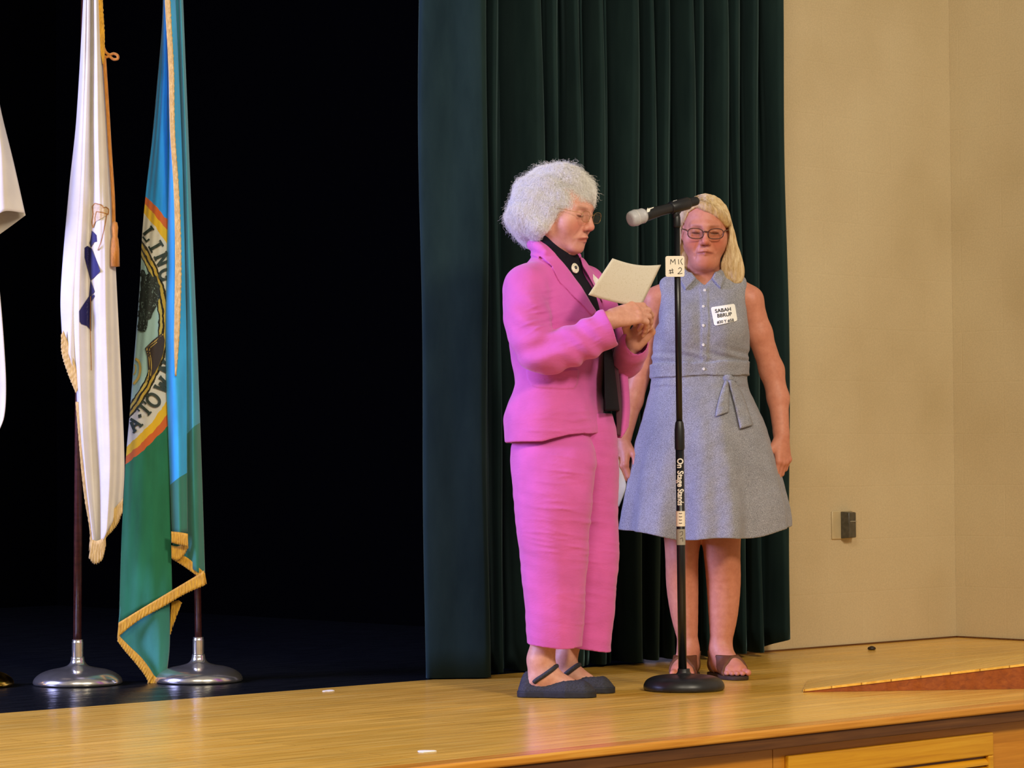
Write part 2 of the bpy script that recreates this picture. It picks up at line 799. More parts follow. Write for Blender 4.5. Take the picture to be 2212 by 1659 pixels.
def wood_mat(name, cols, plank=None, rough=0.25, coat=0.0, sc=1.0, scratch=False):
    m = Mat(name, cols[1], rough)
    g = m.noise(3.0, 6, 0.62, m.coord((0.9 * sc, 26 * sc, 26 * sc)), 0.6)
    c = m.ramp(g, [(0.28, cols[0]), (0.5, cols[1]), (0.74, cols[2])])
    if plank:
        br = m.n('ShaderNodeTexBrick')
        br.offset = 0.37
        br.inputs['Color1'].default_value = (0.93, 0.92, 0.90, 1)
        br.inputs['Color2'].default_value = (1.10, 1.08, 1.05, 1)
        br.inputs['Mortar'].default_value = (0.5, 0.4, 0.3, 1)
        br.inputs['Scale'].default_value = 1.0
        br.inputs['Mortar Size'].default_value = 0.0012
        br.inputs['Brick Width'].default_value = 1.1
        br.inputs['Row Height'].default_value = plank
        m.lk(m.coord(), br.inputs['Vector'])
        c = m.mix(1.0, c, br.outputs['Color'], 'MULTIPLY')
    if scratch:
        m.b.inputs['Specular IOR Level'].default_value = 0.38
        s = m.ramp(m.noise(9, 5, 0.7, m.coord((0.6, 9, 1))), [(0.66, 0.0), (0.8, 0.4)])
        c = m.mix(s, c, rgb('#e8cf9a'))
        d = m.ramp(m.noise(1.6, 3), [(0.35, 0.86), (0.62, 1.0)])
        c = m.mix(1.0, c, d, 'MULTIPLY')
    m.base(c)
    m.rough(m.ramp(m.noise(5, 4, 0.6, m.coord((0.6, 6, 1))), [(0.3, rough * 0.75), (0.7, rough * 1.35)]))
    if coat:
        m.b.inputs['Coat Weight'].default_value = coat
        m.b.inputs['Coat Roughness'].default_value = 0.12
    m.bump(g, 0.06, 0.002)
    return m.m


M_FLOOR = wood_mat('honey_floorboards', [rgb('#d69e3a'), rgb('#eebb4e'), rgb('#f6cf70')], 0.057, 0.22, scratch=True)
M_NOSE = wood_mat('nosing_wood', [rgb('#b8741f'), rgb('#d49030'), rgb('#e2a848')], None, 0.25)
M_DARKTRIM = wood_mat('dark_trim_wood', [rgb('#4a2a12'), rgb('#5f3818'), rgb('#754a22')], None, 0.45)
M_FRONT = wood_mat('stage_front_wood', [rgb('#c07a1c'), rgb('#d28a24'), rgb('#de9a34')], None, 0.35)
M_VENT = wood_mat('vent_wood', [rgb('#c8860f'), rgb('#d99a18'), rgb('#e3a828')], None, 0.35)
M_RED = wood_mat('red_brown_wood', [rgb('#7c3a0a'), rgb('#94490e'), rgb('#a55816')], None, 0.4)
M_BLACKFLOOR = Mat('black_stage_floor', (0.006, 0.007, 0.009), 0.28, spec=0.2)
M_BLACKFLOOR.rough(M_BLACKFLOOR.ramp(M_BLACKFLOOR.noise(6, 5, 0.6, M_BLACKFLOOR.coord((1, 5, 1))), [(0.3, 0.2), (0.7, 0.42)]))
M_BLACKFLOOR = M_BLACKFLOOR.m
M_BLACK = plain('black_masking_drape', (0.0012, 0.0012, 0.0014), 1.0, 0.0)
M_HALLFLOOR = plain('hall_floor', (0.22, 0.17, 0.11), 0.5)

# floors
struct(MB().box((-4.5, V_EDGE + 0.075, -0.05), (U_CORNER + 0.3, V_BLACK, 0.0)).box((7.3, V_BLACK, -0.05), (U_CORNER + 0.3, V_WALL + 0.1, 0.0)).build('floor_apron', M_FLOOR, smooth=False))
struct(MB().box((-4.5, V_BLACK, -0.05), (8.2, 13.5, -0.0004)).build('floor_backstage', M_BLACKFLOOR, smooth=False))
struct(MB().box((-6.5, -6, -1.05), (9.3, V_EDGE + 0.08, -1.0)).build('floor_hall', M_HALLFLOOR, smooth=False))
# nosing, shadow moulding, stage front boards
struct(MB().box((-4.5, V_EDGE, -0.022), (U_CORNER, V_EDGE + 0.0745, 0.001)).build('trim_1', M_NOSE, bevel=0.006, auto=40, segs=3))
struct(MB().box((-4.5, V_EDGE + 0.010, -0.054), (U_CORNER, V_EDGE + 0.07, -0.022)).build('trim_2', M_DARKTRIM, smooth=False, bevel=0.003))
FACE_V = V_EDGE + 0.05
seam = on_y(1669, 1630, FACE_V).x
fb = MB()
us = [-4.5, seam - 2.44, seam - 1.22, seam, seam + 2.6, U_CORNER]
for a, b in zip(us, us[1:]):
    fb.box((a + 0.0015, FACE_V, -1.0), (b - 0.0015, FACE_V + 0.02, -0.054))
struct(fb.build('wall_stage_front', M_FRONT, smooth=False))
struct(MB().box((-4.5, FACE_V + 0.021, -1.0), (U_CORNER, FACE_V + 0.03, -0.06)).build('wall_stage_front_backing', M_DARKTRIM, smooth=False))


def block_wall(name):
    m = Mat(name, rgb('#b8a580'), 0.5, spec=0.4)
    big = m.noise(1.3, 3, 0.5)
    c = m.ramp(big, [(0.3, rgb('#c0ad86')), (0.5, rgb('#cbb994')), (0.72, rgb('#d2c29e'))])
    fine = m.ramp(m.noise(160, 3), [(0.3, 0.93), (0.7, 1.05)])
    c = m.mix(1.0, c, fine, 'MULTIPLY')
    m.base(c)
    return m


def wall_blocks(m, axis):
    tc = m.n('ShaderNodeTexCoord')
    sx = m.n('ShaderNodeSeparateXYZ')
    m.lk(tc.outputs['Object'], sx.inputs[0])
    cb = m.n('ShaderNodeCombineXYZ')
    m.lk(sx.outputs[axis], cb.inputs[0])
    m.lk(sx.outputs[2], cb.inputs[1])
    br = m.n('ShaderNodeTexBrick')
    br.offset = 0.5
    for k, v in (('Scale', 1.0), ('Mortar Size', 0.004), ('Mortar Smooth', 1.0), ('Brick Width', 0.405), ('Row Height', 0.203)):
        br.inputs[k].default_value = v
    m.lk(cb.outputs[0], br.inputs['Vector'])
    inv = m.math('SUBTRACT', 1.0, br.outputs['Fac'])
    m.bump(inv, 0.13, 0.004)
    m.bump(m.noise(220, 3), 0.12, 0.001)
    m.bump(m.noise(2.5, 2), 0.25, 0.03)
    return m.m


M_WALL = wall_blocks(block_wall('painted_block_wall'), 0)
M_WALL2 = wall_blocks(block_wall('painted_block_side_wall'), 1)
struct(MB().box((7.30, V_WALL, 0.0), (U_CORNER + 0.2, V_WALL + 0.2, 4.6)).build('wall_proscenium', M_WALL, smooth=False))
struct(MB().box((U_CORNER, V_EDGE - 8, 0.004), (U_CORNER + 0.2, V_WALL - 0.0005, 4.6)).build('wall_right', M_WALL2, smooth=False))
struct(MB().box((U_CORNER + 0.001, V_EDGE - 8, -1.0), (U_CORNER + 0.2, V_EDGE - 0.001, 0.003)).build('wall_right_lower', M_WALL2, smooth=False))
# dark seam where the walls meet the floor
struct(MB().box((7.5, V_WALL - 0.006, 0.0), (U_CORNER, V_WALL - 0.0005, 0.006)).build('trim_3', M_DARKTRIM, smooth=False))
struct(MB().box((U_CORNER - 0.006, V_EDGE + 0.08, 0.0), (U_CORNER - 0.0005, V_WALL - 0.007, 0.006)).build('trim_4', M_DARKTRIM, smooth=False))
# black backstage box
struct(MB().box((-4.6, 12.0, 0.0), (8.2, 12.1, 4.6)).build('wall_back', M_BLACK, smooth=False))
struct(MB().box((-4.6, V_BLACK, 0.0), (-4.5, 12.0, 4.6)).build('wall_left', M_BLACK, smooth=False))
struct(MB().box((8.0, V_WALL + 0.21, 0.0), (8.1, 12.0, 4.6)).build('wall_wing', M_BLACK, smooth=False))
struct(MB().box((-4.6, V_WALL + 0.05, 4.6), (8.2, 12.1, 4.7)).build('ceiling', M_BLACK, smooth=False))

# ------------------------------------------------------------------ curtain
M_VELVET = Mat('dark_green_velvet', rgb('#102829'), 0.9, spec=0.1)
M_VELVET.b.inputs['Sheen Weight'].default_value = 0.6
M_VELVET.b.inputs['Sheen Roughness'].default_value = 0.35
M_VELVET.b.inputs['Sheen Tint'].default_value = (*rgb('#6f8f90'), 1)
_n = M_VELVET.noise(9, 4, 0.6, M_VELVET.coord((1, 1, 0.25)))
M_VELVET.base(M_VELVET.ramp(_n, [(0.3, rgb('#142425')), (0.7, rgb('#1f3130'))]))
M_VELVET.bump(M_VELVET.noise(500, 2), 0.2, 0.001)
M_VELVET = M_VELVET.m


def curtain():
    # fold edges: photo x at mid height and depth from the camera plane
    folds = [915, 1053, 1080, 1176, 1210, 1258, 1265, 1307, 1316, 1383, 1421, 1451, 1505, 1526, 1577, 1606, 1642, 1702]
    soft = {1: 0, 3: 1, 5: 1}
    n = len(folds)
    pts = []
    for i in range(n - 1):
        t = i / (n - 2)
        d = 9.16 + (10.22 - 9.16) * ((folds[i] - 915) / (1702 - 915)) ** 0.95
        x0, x1 = folds[i], folds[i + 1]
        w = x1 - x0
        dep = 0.035 + 0.0006 * w

        def q(px, dd):
            r = ray(px, 1000)
            return tuple((CAMPOS + r * (dd / r.dot(FWD)))[:2])
        if i == 0:
            pts += [q(x0 + 10, d + 0.12), q(x0 + 2, d + 0.05), q(x0, d + 0.01), q(x0 + 6, d - 0.005), q(x0 + w * 0.5, d + 0.0), q(x1 - 8, d + 0.002), q(x1, d + 0.014)]
        else:
            pts += [q(x0 + w * 0.05, d + dep * 1.5), q(x0 + w * 0.40, d + dep * 0.45), q(x1 - w * 0.15, d - dep * 0.15), q(x1 - w * 0.03, d - 0.002), q(x1, d + 0.012)]
        if i < n - 2:
            pts += [q(x1 + 0.5, d + 0.035), q(x1 - min(6, w * 0.15), d + 0.09), q(x1 - min(9, w * 0.22), d + 0.13)]
        else:
            pts += [q(x1 - 4, d + 0.03)]
    P = catmull(pts, 1000)
    rows = []
    H = 3.9
    for k in range(40):
        z = 0.004 + H * k / 39
        s = 1.0 + 0.0
        row = []
        for j, (x, y) in enumerate(P):
            wob = 0.004 * math.sin(z * 2.1 + j * 0.05) + 0.003 * math.sin(z * 4.7 + j * 0.11)
            zz = z
            u = j / 999
            if k == 0:
                zz = 0.004 + 0.012 * u + (0.05 * max(0, (u - 0.955) / 0.045) if u > 0.955 else 0)
            row.append((x + wob, y - wob * 0.6, zz))
        rows.append(row)
    o = MB().grid(rows).build('stage_curtain', M_VELVET, None, solid=0.006)
    tag(o, 'dark green velvet stage curtain hanging in vertical pleats behind the two women', 'curtain')
    return o


curtain()

# ------------------------------------------------------------------ vent panel in the stage front
def vent():
    f = FACE_V
    tl = on_y(1694, 1636, f)
    tr = on_y(2137, 1578, f)
    u0, u1 = tl.x, tr.x
    zt = (tl.z + tr.z) / 2
    zb = zt - 0.30
    root = bpy.data.objects.new('vent_grille', None)
    COL.objects.link(root)
    root.location = (u0, f, zb)
    tag(root, 'yellow varnished wooden vent grille in the stage front below the floor edge', 'vent')
    W, Hh = u1 - u0, zt - zb
    b = 0.066
    fr = MB()
    fr.box((0, -0.016, Hh - b), (W, 0.0, Hh)).box((0, -0.016, 0), (W, 0.0, b)).box((0, -0.016, b), (b, 0.0, Hh - b)).box((W - b * 0.35, -0.016, b), (W, 0.0, Hh - b))
    fr.build('frame', M_VENT, root, smooth=False, bevel=0.004)
    MB().box((b, -0.002, b), (W - b * 0.35, 0.0, Hh - b)).build('backing', M_DARKTRIM, root, smooth=False)
    z = Hh - b - 0.018
    while z > b:
        MB().hexa([(b, -0.014, z - 0.008), (W - b * 0.35, -0.014, z - 0.008), (W - b * 0.35, -0.002, z + 0.004), (b, -0.002, z + 0.004),
                   (b, -0.014, z - 0.002), (W - b * 0.35, -0.014, z - 0.002), (W - b * 0.35, -0.002, z + 0.010), (b, -0.002, z + 0.010)]).build('slat', M_VENT, root, smooth=False)
        z -= 0.022


vent()

# ------------------------------------------------------------------ low wedge on the floor at the right
def wedge():
    a = on_z(1735, 1495.5)
    b = on_z(2330, 1486.5)
    top = b + Vector((0, 0, 0.088))
    back = FWD0 * 0.42 + RIGHT0 * 0.06
    root = bpy.data.objects.new('floor_wedge', None)
    COL.objects.link(root)
    root.location = a
    tag(root, 'long low wooden wedge ramp lying on the stage floor by the right wall', 'ramp')
    A, B, T = Vector((0, 0, 0.0005)), b - a + Vector((0, 0, 0.0005)), top - a
    t = Vector((0, 0, 0.002))
    MB().add([A, B, T, A + t, A + back, B + back, T + back, A + back + t], [(0, 1, 2, 3), (7, 6, 5, 4), (1, 5, 6, 2), (0, 4, 5, 1), (0, 3, 7, 4), (3, 2, 6, 7)]).build('side_board', M_RED, root, smooth=False)
    up = Vector((0, 0, 0.007))
    fo = FWD0 * -0.004
    p = [A + t + fo, T + fo, T + back, A + back + t]
    q = [x + up for x in p]
    MB().hexa([p[0], p[1], p[2], p[3], q[0], q[1], q[2], q[3]]).build('top_board', M_FLOOR, root, smooth=False)


wedge()

# ------------------------------------------------------------------ outlet on the wall
def outlet():
    c = on_y(1818, 1134, V_WALL)
    root = bpy.data.objects.new('wall_outlet', None)
    COL.objects.link(root)
    root.location = (c.x, V_WALL, c.z)
    tag(root, 'beige outlet plate with dark grey plug box on the painted block wall', 'outlet')
    pl = plain('outlet_plate_beige', rgb('#c4b28a'), 0.35)
    dk = plain('outlet_box_grey', rgb('#4a463c'), 0.3, 0.6, 0.35, 60)
    MB().box((-0.062, -0.007, -0.054), (0.058, 0.0, 0.054)).build('plate', pl, root, bevel=0.004, auto=40)
    MB().hexa([(-0.012, -0.048, -0.048), (0.036, -0.042, -0.048), (0.048, -0.007, -0.052), (-0.014, -0.007, -0.052),
               (-0.012, -0.048, 0.048), (0.036, -0.042, 0.048), (0.048, -0.007, 0.052), (-0.014, -0.007, 0.052)]).build('cover_box', dk, root, bevel=0.003, auto=40)
    MB().box((-0.006, -0.049, 0.012), (0.030, -0.044, 0.016)).build('hinge_ridge', plain('worn_metal', rgb('#8d8878'), 0.3), root, smooth=False)


outlet()

# ------------------------------------------------------------------ bits on the floor
M_TAPE = plain('white_tape', rgb('#f2efe4'), 0.6)
for (px, py, w, h, a, lab) in ((710, 1493, 0.026, 0.016, 0.4, 'small white tape mark on the boards beside the black stage floor'),
                               (920, 1624, 0.024, 0.020, -0.2, 'small white tape mark near the front edge of the stage')):
    p = on_z(px, py)
    mb = MB()
    out = []
    for k in range(14):
        t = 2 * math.pi * k / 14
        rr = 1 + 0.18 * math.sin(3 * t + px)
        out.append((w * rr * math.cos(t), h * rr * math.sin(t)))
    mb.add([(x, y, 0.0006) for x, y in out] + [(x * 0.94, y * 0.94, 0.0024) for x, y in out], [tuple(range(13, -1, -1)), tuple(range(14, 28))] + [(k, (k + 1) % 14, 14 + (k + 1) % 14, 14 + k) for k in range(14)])
    o = mb.build('tape_mark', M_TAPE, smooth=False)
    o.location = p
    o.rotation_euler = (0, 0, a)
    tag(o, lab, 'tape mark', 'tape marks on the stage floor')
p = on_z(1883, 1404)
o = MB().lathe([(0.010, 0), (0.016, 0.003), (0.014, 0.010), (0.006, 0.014), (0.0005, 0.015)], 16).build('floor_stud', plain('dark_stud', rgb('#2a1d12'), 0.5))
o.location = p
tag(o, 'tiny dark stud on the floor in front of the beige wall', 'stud')


# ================================================================== FLAGS
def sheet(fr, cols, nv=70, nu=40, amp=0.0025, seed=0):
    """cols: list of polylines [(px, py, depth)] running down the cloth"""
    C = []
    for c in cols:
        P = [tuple(fr.L(x, y, d)) for x, y, d in c]
        C.append(catmull(P, nv))
    rows = []
    for i in range(nv):
        rows.append([Vector(p) for p in catmull([c[i] for c in C], nu)])
    for i, r in enumerate(rows):
        for j, p in enumerate(r):
            s = seed
            p.y += amp * (math.sin(j * 0.55 + i * 0.11 + s) + 0.7 * math.sin(j * 0.21 - i * 0.19 + 2 * s))
    return rows


def dcol(pts, d):
    return [(x, y, d) for x, y in pts]


def ribbon(fr, inner, outer, d=0.0, n=60, nw=6, wav=0.0015, mb=None):
    A = catmull([tuple(fr.L(x, y, d if len(q) == 0 else q[0])) for x, y, *q in inner], n)
    B = catmull([tuple(fr.L(x, y, d if len(q) == 0 else q[0])) for x, y, *q in outer], n)
    rows = []
    for i in range(n):
        a, b = Vector(A[i]), Vector(B[i])
        row = []
        for k in range(nw):
            t = k / (nw - 1)
            p = a.lerp(b, t * (1 + 0.05 * math.sin(i * 2.7)))
            p.y += wav * math.sin(i * 1.9 + k * 0.4) * t
            row.append(p)
        rows.append(row)
    mb = mb or MB()
    mb.grid(rows)
    return mb


def fringe_mat(name, c0, c1):
    m = Mat(name, c0, 0.55, spec=0.4)
    m.b.inputs['Sheen Weight'].default_value = 0.3
    n = m.noise(300, 4, 0.7, m.coord((1, 1, 0.12)))
    m.base(m.ramp(n, [(0.3, c0), (0.55, c1), (0.8, tuple(min(1, c * 1.5) for c in c1))]))
    m.bump(n, 0.7, 0.004)
    return m.m


M_GOLD = fringe_mat('gold_fringe', rgb('#a8720c'), rgb('#d9a21c'))
M_GOLD2 = fringe_mat('pale_gold_fringe', rgb('#b08a40'), rgb('#d8b56a'))
M_CORD = fringe_mat('bronze_cord', rgb('#a5600c'), rgb('#c98222'))
M_POLE = wood_mat('dark_flagpole_wood', [rgb('#331510'), rgb('#45201a'), rgb('#552a22')], None, 0.35)
M_CHROME = plain('worn_chrome', rgb('#dedad0'), 0.2, 0.5, 0.10, 40, Metallic=0.93)
M_BRASS = metal_mat('worn_brass', rgb('#d8a93a'), 0.2)
M_WHITE = cloth_mat('white_flag_cloth', rgb('#d8d2c8'), 0.05, 700, 0.8, 0.2, 0.12)
M_PAPERWHITE = cloth_mat('plain_white_cloth', rgb('#d2ccc2'), 0.05, 700, 0.8, 0.2, 0.1)
M_NAVY = plain('navy_print', rgb('#1c1850'), 0.7)
M_GOLDPRINT = plain('gold_print', rgb('#a8702a'), 0.7, var=0.25, scale=150)


def flag_cloth_mat(name, blue, green, line=None, seal=None, shade=0.1):
    """line=(a, b): green where z < a*x + b; seal=(cx, cz, radius per ring) in the frame's metres"""
    m = Mat(name, blue, 0.75, spec=0.25)
    m.b.inputs['Sheen Weight'].default_value = 0.25
    tc = m.n('ShaderNodeTexCoord')
    sp = m.n('ShaderNodeSeparateXYZ')
    m.lk(tc.outputs['Object'], sp.inputs[0])
    x, z = sp.outputs[0], sp.outputs[2]
    n1 = m.noise(9, 3, 0.5, m.coord((2.5, 1, 0.6)))
    b = m.ramp(n1, [(0.3, tuple(c * 0.86 for c in blue)), (0.7, tuple(min(1, c * 1.12) for c in blue))])
    g = m.ramp(n1, [(0.3, tuple(c * 0.82 for c in green)), (0.7, tuple(c * 1.15 for c in green))])
    c = b
    if line:
        lim = m.math('ADD', m.math('MULTIPLY', x, line[0]), line[1])
        c = m.mix(m.math('LESS_THAN', z, lim), b, g)
    if seal:
        cx, cz, rs = seal
        dx = m.math('SUBTRACT', x, cx)
        dz = m.math('SUBTRACT', z, cz)
        r = m.math('SQRT', m.math('ADD', m.math('POWER', dx, 2.0), m.math('POWER', dz, 2.0)))
        wob = m.math('MULTIPLY', m.math('SUBTRACT', m.noise(40, 3), 0.5), 0.012)
        r2 = m.math('ADD', r, wob)
        for rad, col in rs:
            c = m.mix(m.math('LESS_THAN', r2 if rad > 0.4 else r, rad), c, col)
    m.base(c)
    m.bump(m.noise(700, 2), 0.2, 0.001)
    m.bump(m.noise(38, 5, 0.6, m.coord((1, 1, 1)), 1.2), 0.12, 0.006)
    return m.m


def flag_base(fr, root, chrome, R=0.144):
    prof = [(R - 0.006, 0), (R, 0.004), (R, 0.012), (R - 0.005, 0.022), (R - 0.022, 0.036), (R - 0.05, 0.047), (0.055, 0.055), (0.034, 0.062), (0.024, 0.073), (0.021, 0.09)]
    prof = [tuple(p) for p in catmull(prof, 36)]
    prof[0] = (R - 0.006, 0.0)
    b = MB().lathe(prof + [(0.0005, 0.09)], 72).build('base', chrome, root)
    MB().lathe([(0.0185, 0.085), (0.0185, 0.135), (0.0185, 0.138), (0.0172, 0.140), (0.0172, 0.146), (0.0005, 0.146)], 40).build('collar', chrome, root, auto=35)
    return b


# ---- white flag
F1 = Frame(on_z(168, 1478.5))
r1 = F1.root('white_flag', 'white flag with gold fringe and navy emblem hanging from a brown pole', 'flag', 'flags on stage')
flag_base(F1, r1, M_CHROME)
p0 = F1.L(167, 1400, 0)
MB().tube([(p0.x, 0, 0.142), (p0.x + 0.008, 0.006, 1.0), (p0.x + 0.034, 0.012, 2.45)], [0.0135, 0.013, 0.0125], 20).build('pole', M_POLE, r1)
colsA = [dcol([(186, -60), (172, 300), (158, 560), (152, 700), (165, 830), (170, 920), (186, 1060), (201, 1185)], -0.02),
         dcol([(192, -60), (186, 300), (171, 600), (171, 800), (184, 1000), (205, 1192)], -0.06),
         dcol([(199, -60), (195, 400), (190, 600), (194, 800), (200, 1000), (212, 1190)], -0.022),
         dcol([(207, -60), (213, 300), (222, 600), (228, 850), (234, 1000), (226, 1160)], -0.075),
         dcol([(214, -60), (224, 130), (238, 300), (249, 560), (261, 800), (269, 1000), (265, 1088)], -0.028)]
colsB = [dcol([(183, -60), (166, 250), (150, 400), (136, 560), (131, 650), (134, 722)], -0.012),
         dcol([(187, -60), (177, 300), (158, 600), (152, 775)], -0.048),
         dcol([(192, -60), (188, 300), (180, 600), (172, 850)], -0.018)]
shA = MB().grid(sheet(F1, colsA, 110, 70, 0.0022, 1)).build('cloth', M_WHITE, r1, solid=0.0015)
shB = MB().grid(sheet(F1, colsB, 80, 30, 0.0015, 2)).build('cloth', M_WHITE, r1, solid=0.0015)
fr = ribbon(F1, [(137, 714), (148, 742), (161, 782), (173, 830)], [(132, 724), (133, 762), (146, 806), (164, 850)], -0.045, 40)
ribbon(F1, [(170, 868), (176, 930), (180, 1000), (190, 1060), (203, 1150), (203, 1180)], [(163, 868), (170, 950), (175, 1010), (183, 1080), (194, 1150), (192, 1190)], -0.045, 60, mb=fr)
ribbon(F1, [(266, 1076), (254, 1090), (240, 1107), (226, 1132), (222, 1160)], [(264, 1108), (254, 1132), (240, 1150), (229, 1162), (226, 1185)], -0.06, 50, mb=fr)
ribbon(F1, [(198, 1165), (209, 1168), (222, 1162), (229, 1150)], [(192, 1205), (204, 1218), (220, 1210), (228, 1180)], -0.066, 30, mb=fr)
fr.build('fringe', M_GOLD2, r1, solid=0.003)
# gold heading along the hoist, cord and tassel
hd = ribbon(F1, [(205, -60), (209, 40), (217, 110), (222, 140)], [(220, -60), (223, 20), (226, 70), (226, 128)], -0.055, 40)
hd.build('fringe', M_GOLD, r1, solid=0.004)
cord = MB()
cord.tube([F1.L(x, y, -0.05) for x, y in catmull(((221, 95), (228, 112), (236, 118), (246, 116), (254, 120), (254, 127), (245, 128), (236, 122), (228, 124)), 50)], 0.0048, 8)
cord.tube([F1.L(x, y, -0.05) for x, y in catmull([(225, 120), (232, 230), (238, 330), (244, 420), (246, 490)], 40)], 0.0062, 10)
cord.build('cord', M_CORD, r1)
tp = F1.L(248, 478, -0.055)
tas = MB()
tas.lathe([(0.0005, 0.0), (0.008, -0.004), (0.011, -0.02), (0.009, -0.05), (0.0115, -0.058), (0.0145, -0.09), (0.0155, -0.147), (0.0005, -0.149)], 26, tp)
tas.build('tassel', M_CORD, r1)
# navy and gold emblem caught in the folds
pr = Printer(F1, [shA], 0.004)
em = MB()
pr.poly(em, [(183, 535), (189, 531), (198, 537), (217, 586), (196, 606), (204, 630), (197, 640), (203, 636), (204, 640), (197, 652), (197, 716), (188, 704), (176, 700), (172, 694), (171, 672), (178, 675), (190, 688), (192, 640), (195, 606), (194, 545), (183, 556)], 5)
pr.poly(em, [(195, 518), (198, 498), (203, 512), (208, 508), (209, 522), (203, 523), (198, 515), (196, 535), (193, 525)], 4)
em.build('emblem', M_NAVY, r1, smooth=False)
em2 = MB()
M_PALEGOLD = plain('pale_gold_print', rgb('#cdb48a'), 0.7, var=0.2, scale=150)
em0 = MB()
arm = [(199, 446), (205, 439), (220, 443), (224, 449), (229, 447), (235, 452), (234, 463), (222, 459), (208, 457), (205, 470), (205, 480), (200, 492), (198, 480), (201, 462)]
pr.poly(em0, arm, 4)
em0.build('emblem_sleeve', M_PALEGOLD, r1, smooth=False)
pr.lift = 0.0055
for _a, _b in zip(arm, arm[1:] + arm[:1]):
    pr.stroke(em2, [_a, _b], 2.0)
em3 = MB()
pr.stroke(em3, [(231, 462), (227, 485), (219, 520), (211, 541)], 1.8)
em3.build('emblem_sword', M_GOLDPRINT, r1, smooth=False)
em3 = MB()
pr.stroke(em3, [(196, 640), (195, 700), (197, 800)], 1.6)
em3.build('emblem_thread', M_GOLDPRINT, r1, smooth=False)
em2.build('emblem_arm', M_GOLDPRINT, r1, smooth=False)

# ---- blue and green flag
F2 = Frame(on_z(429, 1472.5))
r2 = F2.root('town_flag', 'blue and green flag with round town seal hanging on a brown pole', 'flag', 'flags on stage')
flag_base(F2, r2, M_CHROME)
MB().tube([(0.0, 0.0, 0.142), (-0.012, 0.03, 0.75), (-0.070, 0.04, 2.45)], [0.0115, 0.011, 0.0105], 20).build('pole', M_POLE, r2)
BLUE, BLUE2, CYAN, GREEN, GREEN2 = rgb('#2390d6'), rgb('#38aeea'), rgb('#45a6c0'), rgb('#21724e'), rgb('#35806f')
c_seal = F2.L(73, 697, -0.03)
px = 1.0 / F2.scale()


def ln(p, q, d):
    a, b = F2.L(*p, d), F2.L(*q, d)
    s = (b.z - a.z) / (b.x - a.x)
    return s, a.z - s * a.x


rings = [(363, rgb('#c8622a')), (349, rgb('#d9b024')), (333, rgb('#c9c8b8')), (291, rgb('#2a2612')), (287, rgb('#b49a3e')), (281, rgb('#201d10')), (277, rgb('#b8a64e')), (272, rgb('#1f2018')), (269, rgb('#93b7b2'))]
m_s1 = flag_cloth_mat('seal_side_cloth', BLUE, GREEN, ln((275, 960), (361, 860), -0.02), (c_seal.x, c_seal.z, [(r * px, c) for r, c in rings]))
m_s2 = flag_cloth_mat('bright_blue_fold_cloth', BLUE2, GREEN2, ln((370, 1045), (405, 1020), -0.04))
m_s3 = flag_cloth_mat('far_fold_cloth', CYAN, GREEN2, ln((405, 936), (432, 911), -0.02))
s1 = sheet(F2, [dcol([(354, -60), (350, 60), (338, 200), (329, 300), (316, 410), (307, 510), (303, 600), (295, 710), (287, 810), (280, 900), (272, 990), (267, 1080), (262, 1180), (257, 1345)], 0.0),
                dcol([(356, -60), (350, 200), (330, 500), (308, 800), (296, 1050), (292, 1322)], -0.030),
                dcol([(359, -60), (356, 200), (345, 500), (335, 800), (330, 1000), (330, 1303)], -0.036),
                dcol([(361, -60), (364, 200), (366, 500), (364, 800), (366, 1000), (372, 1285)], -0.018)], 130, 44, 0.0012, 0.5)
S1 = MB().grid(s1).build('cloth', m_s1, r2, solid=0.0015)
s2 = sheet(F2, [dcol([(358, -60), (366, 300), (362, 500), (358, 760), (366, 1000), (371, 1150)], -0.026),
                dcol([(366, -60), (374, 300), (376, 520), (378, 760), (384, 1000), (388, 1152)], -0.066),
                dcol([(376, -60), (392, 300), (402, 700), (404, 1000), (405, 1150)], -0.026)], 110, 34, 0.0012, 1.5)
MB().grid(s2).build('cloth', m_s2, r2, solid=0.0015)
s3 = sheet(F2, [dcol([(374, -60), (385, 400), (380, 800), (374, 1100), (372, 1205)], -0.006),
                dcol([(384, -60), (396, 400), (402, 800), (404, 1050), (404, 1222)], -0.012),
                dcol([(388, -60), (404, 400), (416, 800), (422, 1150), (424, 1234)], -0.040),
                dcol([(393, -60), (403, 200), (411, 400), (420, 600), (428, 800), (435, 1000), (440, 1150), (443, 1246)], 0.012)], 110, 40, 0.0012, 2.5)
MB().grid(s3).build('cloth', m_s3, r2, solid=0.0015)
m_s4 = flag_cloth_mat('lower_corner_cloth', GREEN2, GREEN2)
s4 = sheet(F2, [dcol([(262, 1300), (256, 1345), (257, 1383)], 0.0), dcol([(290, 1290), (300, 1360), (301, 1428)], -0.012),
                dcol([(338, 1280), (342, 1380), (345, 1474)], -0.030), dcol([(366, 1275), (367, 1340), (366, 1400), (360, 1455), (357, 1472)], 0.0)], 60, 34, 0.001, 3.5)
MB().grid(s4).build('cloth', m_s4, r2, solid=0.0015)
